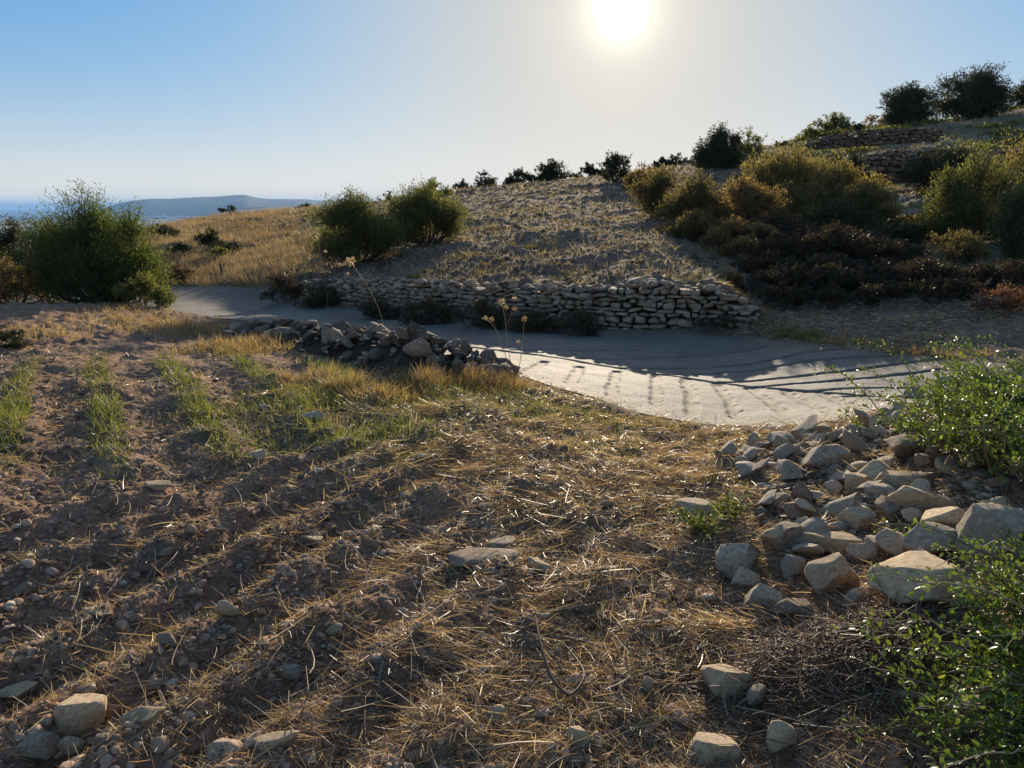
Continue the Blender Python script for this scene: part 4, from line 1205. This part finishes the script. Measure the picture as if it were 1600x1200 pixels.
# ------------------------------------------------------------------ litter, grass
def near_pts(n, dmin, dmax, amin=-.75, amax=.75):
    d = dmin * np.exp(rng.random(n) * math.log(dmax / dmin)); a = rng.uniform(amin, amax, n)
    return a * d, d
def litter():
    n = 150000
    x, y = near_pts(n, 1.7, 9.5)
    sd = road_sd(x, y); side = seg_side(x, y)
    clump = sstep(-.35, .45, fbm(x * 1.7, y * 1.7, 3, 101)) * .75 + sstep(-.1, .5, fbm(x * 5, y * 5, 2, 103)) * .35
    dens = .25 + .75 * clump
    mid = np.exp(-((x - .1) / 1.3) ** 2) * sstep(3.5, 5, y) * sstep(8.2, 7.2, y)
    dens = dens + mid * .5
    fz, f2, k2 = furrow(x, y)
    dens = dens * np.where(inside(x, y, RP), .85, 1) * (1 - .72 * sstep(.1, -.9, x) * sstep(-.3, .3, .25 - fbm(x * 2.3, y * 2.3, 3, 105)))
    keep = (side > 0) & (sd > -.02) & (rng.random(n) < dens)
    x, y, mid, clump = x[keep], y[keep], mid[keep], clump[keep]; n = len(x)
    z = Hf(x, y)
    P = np.stack([x, y, z + rng.uniform(.003, .03, n)], 1)
    az = rng.uniform(0, 2 * math.pi, n); el = rng.normal(.06, .2, n)
    D = np.stack([np.cos(az) * np.cos(el), np.sin(az) * np.cos(el), np.sin(el)], 1)
    L = rng.uniform(.015, .075, n) * np.where(rng.random(n) < .1, 2.4, 1); Wd = rng.uniform(.0016, .0042, n) * (y / 3.2) ** .5
    c = np.clip(rng.random(n) * .75 + (mid * .25 + clump * .2) * rng.random(n), 0, 1)
    V, Fc, at = ribbons(P, D, L, Wd, .18, 2, c, .5)
    tag(link('straw_litter', mesh('straw_litter', V, Fc, at), M_STRAW), 'cut straw and dead stalks strewn over the soil', kind='stuff')
    # mats of straw lying the same way
    g = np.random.default_rng(77); q = []
    for _ in range(95):
        d = 2.1 * math.exp(g.random() * 1.25); a = g.uniform(-.2, .42)
        cx, cy = a * d, d
        if not (seg_side(np.array([cx]), np.array([cy]))[0] > 0 and road_sd(np.array([cx]), np.array([cy]))[0] > .25): continue
        m = int(g.uniform(80, 300)); r = g.uniform(.07, .22); az0 = g.uniform(0, 6.28); asp = g.uniform(.4, 1)
        px = g.normal(size=m) * r; py = g.normal(size=m) * r * asp
        ca, sa = math.cos(az0), math.sin(az0)
        X = cx + px * ca - py * sa; Y = cy + px * sa + py * ca
        dome = np.exp(-(px ** 2 + (py / asp) ** 2) / (2 * r * r)) * g.uniform(.015, .05) * g.random(m)
        az = az0 + g.normal(size=m) * .45 + g.uniform(-.5, .5); el = g.normal(size=m) * .2
        tone = np.clip(g.uniform(.1, .7) + g.normal(size=m) * .2, 0, 1)
        q.append(np.stack([X, Y, dome, az, el, tone], 1))
    q = np.concatenate(q); n = len(q); X, Y, dome, az, el, tone = q.T
    D = np.stack([np.cos(az) * np.cos(el), np.sin(az) * np.cos(el), np.sin(el)], 1)
    P = np.stack([X, Y, Hf(X, Y) + dome + .006], 1)
    V, Fc, at = ribbons(P, D, g.uniform(.05, .17, n), g.uniform(.0018, .004, n) * (Y / 3.2) ** .5, .22, 3, tone, .5)
    tag(link('straw_mats', mesh('straw_mats', V, Fc, at), M_STRAW), 'matted clumps of flattened straw on the field', kind='stuff')
    # standing stubble bits, catching the low sun
    n = 26000
    x, y = near_pts(n, 1.8, 9.5)
    k = (seg_side(x, y) > 0) & (road_sd(x, y) > 0) & (rng.random(n) < .15 + .85 * sstep(-.1, .4, fbm(x * 1.3, y * 1.3, 3, 111)))
    x, y = x[k], y[k]; n = len(x)
    P = np.stack([x, y, Hf(x, y) - .005], 1)
    D = rng.normal(size=(n, 3)) * .8; D[:, 2] = np.abs(D[:, 2]) + .6
    V, Fc, at = ribbons(P, D, rng.uniform(.02, .085, n), rng.uniform(.0015, .0035, n) * (y / 3) ** .5, .3, 2, rng.random(n) ** .7, .5)
    tag(link('stubble', mesh('stubble', V, Fc, at), M_STRAW), 'short standing stubble in the near field', kind='stuff')
litter()
def tufts(name, label, spots, mat, L, Wd, per, lean=.45, pw=1., tone=(0, 1)):
    """spots: (x, y, radius, count)"""
    Ps, Ls = [], []
    for x, y, r, c in spots:
        nb = max(int(c), 1)
        tc_ = np.stack([x + rng.normal(size=nb) * r * .5, y + rng.normal(size=nb) * r * .5], 1)
        q = np.repeat(tc_, per, 0) + rng.normal(size=(nb * per, 2)) * L * .12
        Ps.append(q); Ls.append(np.repeat(rng.uniform(.55, 1.15, nb), per))
    Q = np.concatenate(Ps); Ls = np.concatenate(Ls)
    k = road_sd(Q[:, 0], Q[:, 1]) > -.08
    Q = Q[k]; Ls = Ls[k]; n = len(Q)
    P = np.stack([Q[:, 0], Q[:, 1], Hf(Q[:, 0], Q[:, 1]) - .01], 1)
    D = rng.normal(size=(n, 3)) * lean; D[:, 2] = 1
    V, Fc, at = ribbons(P, D, L * Ls * rng.uniform(.5, 1.1, n), Wd, .35, 3, tone[0] + (tone[1] - tone[0]) * rng.random(n) ** pw, .92, .12)
    tag(link(name, mesh(name, V, Fc, at), mat), label, kind='stuff')
def green():
    n = 420000
    x, y = near_pts(n, 2.0, 9.5)
    ga = green_amt(x, y) * (.3 + .9 * vnoise(x * 4, y * 4, 8))
    k = (seg_side(x, y) > 0) & (road_sd(x, y) > .02) & (rng.random(n) < ga * .5 + .01)
    x, y = x[k], y[k]; n = len(x)
    P = np.stack([x, y, Hf(x, y) - .005], 1)
    D = rng.normal(size=(n, 3)) * .4; D[:, 2] = 1
    g = green_amt(x, y)
    V, Fc, at = ribbons(P, D, rng.uniform(.04, .13, n) * (.6 + .5 * np.clip(g, 0, 1)), .0042 * (y / 5) ** .5, .4, 3, rng.random(n), .9, .1)
    tag(link('green_grass', mesh('green_grass', V, Fc, at), M_GRASS), 'young green grass in patches and rows', kind='stuff')
green()
def track_litter():
    n = 60000
    d = rng.uniform(9.6, 17, n); u = rng.uniform(1120, 1620, n); x = (u - 800) / F * d
    k = (seg_side(x, d) < 0) & (road_sd(x, d) > -.25) & (rng.random(n) < .15 + .85 * sstep(-.15, .4, fbm(x * 1.5, d * 1.5, 3, 141)))
    x, d = x[k], d[k]; n = len(x)
    az = rng.uniform(0, 6.28, n)
    P = np.stack([x, d, Hf(x, d) + rng.uniform(.003, .03, n)], 1); D = np.stack([np.cos(az), np.sin(az), rng.normal(size=n) * .25 + .08], 1)
    V, Fc, at = ribbons(P, D, rng.uniform(.03, .12, n), .007, .2, 2, rng.random(n) ** .8, .5)
    tag(link('straw_litter', mesh('straw_litter', V, Fc, at), M_STRAW), 'loose straw over the dirt track', kind='stuff')
track_litter()
def spots(lst):
    o = []
    for u, v, r, c in lst:
        p = ground_hit(u, v); o.append((p[0], p[1], r, c))
    return o
tufts('dry_grass', 'golden dry grass along the near road edge', spots([
    (190, 500, 1.0, 120), (240, 512, 1.0, 160), (290, 520, .8, 120), (210, 480, .8, 60), (160, 490, .7, 60), (350, 545, .5, 110), (390, 548, .5, 140), (410, 535, .4, 60), (330, 520, .6, 80),
    (30, 520, .6, 40), (90, 530, .5, 40), (480, 596, .3, 50), (530, 612, .3, 60), (580, 620, .3, 50), (610, 622, .25, 40)]), M_DRY, .17, .0055, 14, .5)
tufts('dry_grass', 'orange dry grass mound before the stone heap', spots([(660, 598, .3, 90), (700, 600, .35, 150), (740, 600, .35, 150), (775, 602, .3, 110), (800, 606, .2, 50), (630, 612, .3, 60)]), M_DRY, .2, .005, 16, .8, 1.2, (0, .9))
tufts('dry_grass', 'pale dry grass along the verge beside the road', spots([(1000, 660, .35, 60), (1080, 680, .35, 60), (950, 660, .3, 50), (1140, 690, .3, 40), (870, 660, .4, 50), (980, 700, .5, 70), (1030, 720, .5, 60), (860, 700, .5, 60)]), M_DRY, .085, .004, 14, 1.0, .7)
tufts('track_grass', 'dry yellow grass between the wheel tracks', spots([(1160, 480, .3, 70), (1180, 500, .3, 80), (1210, 515, .3, 90), (1250, 525, .3, 120), (1300, 532, .3, 120), (1350, 540, .3, 90), (1400, 548, .3, 80), (1450, 556, .3, 70), (1140, 460, .3, 60), (1500, 562, .3, 60)]), M_DRY, .11, .006, 12, .8, .8)
tufts('track_weeds', 'yellow green weeds beside the dirt track', spots([(1230, 522, .22, 60), (1260, 528, .22, 60), (1150, 448, .25, 40), (890, 432, .4, 30), (640, 440, .4, 40), (1080, 440, .3, 20)]), M_GRASS, .12, .007, 12, .8)
def far_grass():
    n = 90000
    d = 18 * np.exp(rng.random(n) * math.log(75 / 18)); u = rng.uniform(150, 640, n)
    x = (u - 800) / F * d
    a = x / d
    up = (seg_side(x, d) < 0) & (road_sd(x, d) > .1)
    k = up & (rng.random(n) < sstep(-.23, -.30, a + .03 * fbm(x * .35, d * .35, 3, 81)))
    x, d = x[k], d[k]; n = len(x)
    P = np.stack([x, d, Hf(x, d) - .02], 1)
    D = rng.normal(size=(n, 3)) * .45; D[:, 2] = 1
    V, Fc, at = ribbons(P, D, rng.uniform(.1, .3, n) * (.7 + .8 * vnoise(x * .8, d * .8, 4)), .011 * (d / 20), .35, 2, np.clip(rng.random(n) * .5 + .5 * vnoise(x * .5, d * .3, 6), 0, 1), .9, .1)
    tag(link('golden_grass', mesh('golden_grass', V, Fc, at), M_GOLD), 'tall golden grass covering the left field', kind='stuff')
    n = 120000
    d = 13 * np.exp(rng.random(n) * math.log(70 / 13)); u = rng.uniform(450, 1700, n)
    x = (u - 800) / F * d; a = x / d
    k = (seg_side(x, d) < 0) & (road_sd(x, d) > .4) & (rng.random(n) < .25 + .75 * sstep(-.2, .4, fbm(x * 1.2, d * 1.2, 3, 121)))
    x, d = x[k], d[k]; n = len(x)
    P = np.stack([x, d, Hf(x, d) - .01], 1)
    D = rng.normal(size=(n, 3)) * .9; D[:, 2] = np.abs(D[:, 2]) + .4
    V, Fc, at = ribbons(P, D, rng.uniform(.04, .14, n) * (1 + d / 60), .0085 * (d / 16), .35, 2, rng.random(n), .7)
    tag(link('field_stubble', mesh('field_stubble', V, Fc, at), M_STUB), 'dry stubble over the ploughed slope and hillside', kind='stuff')
    n = 330
    d = 13.6 * np.exp(rng.random(n) * math.log(58 / 13.6)); u = rng.uniform(600, 1150, n); x = (u - 800) / F * d
    k = (seg_side(x, d) < 0) & (road_sd(x, d) > .8) & (rng.random(n) < .3 + .7 * sstep(-.1, .4, fbm(x * .4, d * .4, 3, 151)))
    x, d = x[k], d[k]; n = len(x); m = 60
    sz = rng.uniform(.05, .17, n)
    P = np.repeat(np.stack([x, d, Hf(x, d)], 1), m, 0) + rng.normal(size=(n * m, 3)) * np.repeat(sz, m)[:, None] * np.array([.8, .8, .25])
    P[:, 2] += np.repeat(sz, m) * .25
    D = rng.normal(size=(n * m, 3)); D[:, 2] = np.abs(D[:, 2]) + .5
    V, Fc, at = leaves(P, D, np.repeat(.03 + d * .0012, m), np.repeat(.010 + d * .0004, m))
    tag(link('slope_weeds', mesh('slope_weeds', V, Fc, at), M_F['drab']), 'low dark weeds and clods dotting the ploughed slope', kind='stuff')
    # low scrub over the right hillside
    n = 16000
    d = rng.uniform(26, 80, n); u = rng.uniform(1150, 1750, n); x = (u - 800) / F * d
    k = rng.random(n) < sstep(.0, .45, fbm(x * .3, d * .5, 3, 131))
    x, d = x[k], d[k]; n = len(x)
    P = np.repeat(np.stack([x, d, Hf(x, d)], 1), 10, 0) + rng.normal(size=(n * 10, 3)) * np.array([.25, .25, .1]); P[:, 2] = np.abs(P[:, 2] - 0) 
    D = rng.normal(size=(n * 10, 3)); D[:, 2] = np.abs(D[:, 2]) + .3
    V, Fc, at = leaves(P, D, .004 * np.repeat(d, 10), .0018 * np.repeat(d, 10))
    tag(link('hillside_scrub', mesh('hillside_scrub', V, Fc, at), M_F['olive']), 'low olive scrub over the terraced hillside', kind='stuff')
far_grass()

# brush of dead twigs at lower right
def brush_pile():
    c = ground_hit(1330, 1030); n = 1500
    g = np.random.default_rng(31)
    x = c[0] + g.normal(size=n) * .30; y = c[1] + g.normal(size=n) * .17
    z = Hf(x, y) + .10 * np.exp(-((x - c[0]) / .35) ** 2 - ((y - c[1]) / .2) ** 2) * g.random(n)
    az = g.normal(size=n) * .6 + (g.random(n) < .3) * 1.3; el = g.normal(size=n) * .18
    D = np.stack([np.cos(az) * np.cos(el), np.sin(az) * np.cos(el), np.sin(el)], 1) * np.where(g.random(n) < .5, 1, -1)[:, None]
    L = g.uniform(.06, .3, n)
    k = np.linspace(-.5, .5, 5)[None, :, None]
    C = np.stack([x, y, z + .02], 1)[:, None] + D[:, None] * L[:, None, None] * k + unit(g.normal(size=(n, 3)))[:, None] * (L[:, None, None] * .22 * (k * 2) ** 2)
    C[..., 2] = np.maximum(C[..., 2], .0 + Hs(C[..., 0], C[..., 1]) + .005)
    rad = np.repeat(g.uniform(.0008, .0022, n)[:, None], 5, 1)
    V, Fc, at = tubes(C, rad, 3)
    o = link('brush_heap', mesh('brush_heap', V - c, Fc, at), M_TWIG, None, c)
    tag(o, 'heap of tangled dead twigs between the rubble and the lower leafy shrub', 'brush heap')
    # thicker stalks lying about
    n = 900
    x, y = near_pts(n, 1.9, 6.5, -.6, .62)
    z = Hf(x, y) + .012
    az = rng.uniform(0, 6.28, n); L = rng.uniform(.1, .34, n)
    D = np.stack([np.cos(az), np.sin(az), rng.normal(size=n) * .12], 1)
    C = np.stack([x, y, z], 1)[:, None] + D[:, None] * L[:, None, None] * np.linspace(0, 1, 5)[None, :, None]
    C += unit(rng.normal(size=(n, 3)))[:, None] * L[:, None, None] * .1 * (np.linspace(-1, 1, 5) ** 2)[None, :, None]
    C[..., 2] = np.maximum(C[..., 2], Hs(C[..., 0], C[..., 1]) + .01)
    V, Fc, at = tubes(C, np.repeat(rng.uniform(.0012, .0028, n)[:, None], 5, 1), 4)
    tag(link('dead_stalks', mesh('dead_stalks', V, Fc, at), M_TWIG), 'thicker dead stalks lying over the straw', kind='stuff')
brush_pile()

# ------------------------------------------------------------------ leafy shrub on the right
def oval_leaves(P, D, L, rnd):
    n = len(P); D = unit(D)
    side = unit(np.cross(D, rng.normal(size=(n, 3)) * .5 + np.array([0, 0, 1]))); nr = np.cross(side, D)
    L = L[:, None]; Wd = L * .5
    def pt(t, s, up): return P + D * L * t + side * Wd * s + nr * L * up
    V = np.stack([pt(0, 0, 0), pt(.3, .42, .06), pt(.65, .45, .05), pt(1, 0, -.12), pt(.65, -.45, .05), pt(.3, -.42, .06), pt(.35, 0, 0), pt(.7, 0, -.02)], 1).reshape(-1, 3)
    b = np.arange(n)[:, None] * 8
    q = [[0, 1, 6, 6], [1, 2, 7, 6], [2, 3, 7, 7], [0, 6, 5, 5], [6, 7, 4, 5], [7, 3, 4, 4]]
    tri = [[0, 1, 6], [1, 2, 7], [1, 7, 6], [2, 3, 7], [0, 6, 5], [6, 7, 4], [6, 4, 5], [7, 3, 4]]
    Fc = np.concatenate([b + np.array([t]) for t in tri], 0)
    return V, Fc, {'rnd': np.repeat(rnd, 8)}
def leafy(label, bases, reach, nsh, leaf, seed, upl=.5, spread=(.3, .3)):
    """arching shoots set with oval leaves"""
    g = np.random.default_rng(seed)
    c0 = np.array(bases[0])
    Cs = []
    k = np.linspace(0, 1, 9)
    for b, (dx, dy), h in [(np.array(q[0]), q[1], q[2]) for q in reach]:
        m = nsh
        st = b + g.normal(size=(m, 3)) * np.array([spread[0], spread[1], .02])
        L = g.uniform(.35, 1.0, m)
        dirx = dx * L + g.normal(size=m) * .18; diry = dy * L + g.normal(size=m) * .18
        hh = h * g.uniform(.5, 1.05, m)
        C = st[:, None] + np.stack([dirx[:, None] * k, diry[:, None] * k, hh[:, None] * np.sin(k * 1.9)[None] / 1.0], -1)
        C += g.normal(size=C.shape) * .008
        gz = Hs(C[..., 0], C[..., 1])
        C[..., 2] = np.maximum(C[..., 2] + 0, gz + .02 + g.random(gz.shape) * .03)
        Cs.append(C)
    C = np.concatenate(Cs); n = len(C)
    per = 62
    t = .12 + .88 * g.random((n, per)) ** .8
    idx = t * 8; i0 = np.minimum(idx.astype(int), 7); f = (idx - i0)[..., None]
    A = np.take_along_axis(C, i0[..., None].repeat(3, -1), 1); B = np.take_along_axis(C, (i0 + 1)[..., None].repeat(3, -1), 1)
    P = A * (1 - f) + B * f
    T = unit(B - A)
    sd_ = unit(g.normal(size=(n, per, 3)) + np.array([0, 0, .5]))
    P = P + sd_ * g.random((n, per, 1)) * .035
    D = T * .55 + sd_ * .8
    lf = oval_leaves(P.reshape(-1, 3) - c0, D.reshape(-1, 3), leaf * g.uniform(.6, 1.2, n * per), np.clip(np.repeat(g.random(n), per) * .4 + g.random(n * per) * .6, 0, 1))
    br = tubes(C - c0, np.repeat(np.linspace(.004, .0012, 9)[None], n, 0), 5)
    root = empty('leafy_shrub', c0)
    tag(root, label, 'shrub')
    link('foliage', mesh('foliage', *lf, smooth=True), M_F['bright'], root)
    link('branches', mesh('branches', *br), M_TWIG, root)
def gh(u, v): return ground_hit(u, v)
leafy('bright green small leaved shrub spreading over the rubble crest at the right edge', [gh(1620, 740)],
      [(gh(1700, 745), (-0.39, .05), .34), (gh(1690, 700), (-0.33, .3), .32), (gh(1660, 680), (-.22, .3), .28), (gh(1620, 715), (-0.27, .05), .2), (gh(1720, 680), (-.2, .5), .38), (gh(1575, 712), (-0.22, .0), .12), (gh(1690, 720), (.0, .3), .36), (gh(1650, 700), (-0.27, .1), .26)], 58, .026, 41)
leafy('bright green leafy branches reaching in at the lower right corner', [gh(1640, 1120)],
      [(gh(1720, 1030), (-.32, .06), .24), (gh(1720, 1110), (-.36, .0), .18), (gh(1700, 1180), (-.34, -.05), .12), (gh(1740, 990), (-.3, .1), .26), (gh(1660, 1190), (-.24, -.05), .08)], 36, .023, 43, spread=(.08, .08))
def weed(label, u, v, r, h, seed, n=60):
    g = np.random.default_rng(seed); c = ground_hit(u, v)
    k = np.linspace(0, 1, 5)
    az = g.uniform(0, 6.28, n); L = g.uniform(.4, 1, n) * r
    C = np.zeros((n, 5, 3)); C[..., 0] = (np.cos(az) * L)[:, None] * k; C[..., 1] = (np.sin(az) * L)[:, None] * k; C[..., 2] = (h * g.uniform(.4, 1.1, n))[:, None] * np.sin(k * 1.7)
    per = 26; t = g.random((n, per)) * 4; i0 = np.minimum(t.astype(int), 3); f = (t - i0)[..., None]
    A = np.take_along_axis(C, i0[..., None].repeat(3, -1), 1); B = np.take_along_axis(C, (i0 + 1)[..., None].repeat(3, -1), 1)
    P = (A * (1 - f) + B * f).reshape(-1, 3); D = unit(g.normal(size=P.shape) + np.array([0, 0, .6]))
    root = empty('weed', c); tag(root, label, 'weed')
    link('foliage', mesh('foliage', *leaves(P, D, g.uniform(.008, .02, len(P)), .007)), M_F['bright'], root)
    link('stem', mesh('stem', *tubes(C, np.full((n, 5), .0012), 3)), M_TWIG, root)
weed('small feathery green weed in front of the tan flat topped stone', 1095, 838, .2, .14, 51)
weed('pale green seedling weed right of the tan flat topped stone', 1140, 815, .12, .14, 52, 40)

# ------------------------------------------------------------------ tall dry weeds with seed heads
def curve3(pts, n=14):
    P = np.array(pts); t = np.linspace(0, len(P) - 1, n); i = np.minimum(t.astype(int), len(P) - 2)
    out = np.stack([np.interp(t, np.arange(len(P)), P[:, k]) for k in range(3)], 1)
    for _ in range(2):
        out[1:-1] = (out[:-2] + out[1:-1] * 2 + out[2:]) / 4
    return out
def head_mesh(r, seed):
    g = np.random.default_rng(seed)
    n = 70; D = unit(g.normal(size=(n, 3))); P = D * r * .3
    V, Fc, at = ribbons(P, D, r * g.uniform(.6, 1.1, n), r * .22, .2, 1, None, .7)
    Vi, Fi = ICO[2]
    q = np.concatenate([Fi, Fi[:, 2:3]], 1)
    return mesh('seed_head', *merge([(V, Fc, at)]))
def weed_stalk(label, px, d, heads, rad=.0035, group=None, name='dry_weed'):
    pts = [atd(u, v, d) for u, v in px]
    zb = float(Hs(np.array([pts[0][0]]), np.array([d]))[0])
    base = np.array([pts[0][0], d, zb - .02])
    pts[0] = base if pts[0][2] > zb - 1 else pts[0]
    C = curve3(pts)[None] - base
    root = empty(name, base); tag(root, label, 'dry weed', group)
    link('stem', mesh('stem', *tubes(C, np.linspace(rad, rad * .5, C.shape[1])[None], 5)), M_TWIG, root)
    for j, (u, v, rp, att) in enumerate(heads):
        h = atd(u, v, d)
        if att is not None:
            a = atd(att[0], att[1], d)
            mid = (a + h) / 2 + np.array([.01, .02, -.01])
            link('side_stem', mesh('side_stem', *tubes(curve3([a, mid, h], 6)[None] - base, np.full((1, 6), rad * .5), 4)), M_TWIG, root)
        me = head_mesh(rp * d / F, int(u + v))
        link('seed_head', me, M_STRAW, root, h - base)
weed_stalk('tall bent dry stalk with one seed head rising from the stone heap', [(618, 545), (600, 510), (590, 475), (570, 440), (548, 410)], 8.3, [(548, 408, 7, None), (543, 428, 3, (560, 432))])
weed_stalk('dry stalk with pale seed head right of centre, tallest of its cluster', [(806, 590), (793, 545), (790, 500), (784, 474)], 7.9, [(784, 472, 5, None), (791, 480, 3.5, (790, 500)), (804, 466, 3.5, (791, 512)), (804, 483, 3.5, (792, 520))])
weed_stalk('dry stalk leaning left of the tall seed head cluster', [(800, 590), (788, 545), (772, 510), (759, 498)], 7.85, [(758, 497, 3.5, None), (768, 499, 4, (780, 525))])
weed_stalk('dry stalk with small heads leaning right of the seed head cluster', [(806, 590), (816, 550), (819, 500)], 7.95, [(819, 498, 4, None), (810, 535, 3, (813, 560))])
weed_stalk('thin bare stalk standing before the road at right', [(1330, 655), (1318, 620), (1300, 580), (1283, 545)], 6.4, [(1283, 544, 2, None)], .002)
weed_stalk('pair of thin pale stalks above the dry bushes left of the wall', [(512, 440), (505, 410), (497, 382), (495, 374)], 14, [(495, 373, 3, None), (508, 392, 2.5, (505, 412))], .004)
def curved_stem(label, px, rads, off):
    pts = []
    for (u, v), o in zip(px, off):
        p = ground_hit(u, v, o); pts.append(p)
    C = curve3(pts, 26)[None]
    b = C[0, 0].copy()
    o = link('stem', mesh('stem', *tubes(C - b, np.interp(np.linspace(0, 1, 26), np.linspace(0, 1, len(rads)), rads)[None], 7), smooth=True), M_TWIG, None, b)
    o.name = 'dead_stem'
    tag(o, label, 'dead stem')
curved_stem('thick curved dead stem looping up from the straw near the bottom centre', [(836, 962), (845, 1010), (860, 1060), (888, 1090), (905, 1075), (916, 1052), (898, 1025), (880, 1005)], [.0035, .005, .006, .005, .0045, .004, .003, .002], [.12, .12, .09, .05, .05, .05, .06, .07])
curved_stem('thin arched dead twig from the cluster at the bottom left of centre', [(478, 1040), (482, 1080), (470, 1120), (455, 1160)], [.001, .0018, .002, .002], [.12, .08, .04, .0])
# wooden stake in the golden field
def stake():
    p = ground_hit(348, 436)
    top = atd(344, 409, p[1])
    h = top[2] - p[2]
    C = np.array([[0, 0, -.1], [-.01, 0, h * .4], [-.03, 0, h * .8], [-.045, 0, h]])[None]
    tag(link('wooden_stake', mesh('wooden_stake', *tubes(C, np.array([[.035, .033, .03, .02]]), 6)), M_BARK, None, p), 'short dark wooden stake in the golden grass by the road', 'stake')
stake()

# ------------------------------------------------------------------ haze
def haze():
    m, t, o = mat_new('haze')
    v = N(t, 'ShaderNodeVolumePrincipled')
    v.inputs['Color'].default_value = (.30, .58, 1, 1); v.inputs['Density'].default_value = 5.2e-5; v.inputs['Anisotropy'].default_value = 0
    t.links.new(v.outputs[0], o.inputs['Volume'])
    x, y0, y1, z0, z1 = 59000, -200, 59500, -125, 205
    V = [[-x, y0, z0], [x, y0, z0], [x, y1, z0], [-x, y1, z0], [-x, y0, z1], [x, y0, z1], [x, y1, z1], [-x, y1, z1]]
    Fq = [[0, 3, 2, 1], [4, 5, 6, 7], [0, 1, 5, 4], [1, 2, 6, 5], [2, 3, 7, 6], [3, 0, 4, 7]]
    tag(link('haze', mesh('haze', V, Fq), m), 'thin blue haze in the air', kind='stuff')
haze()
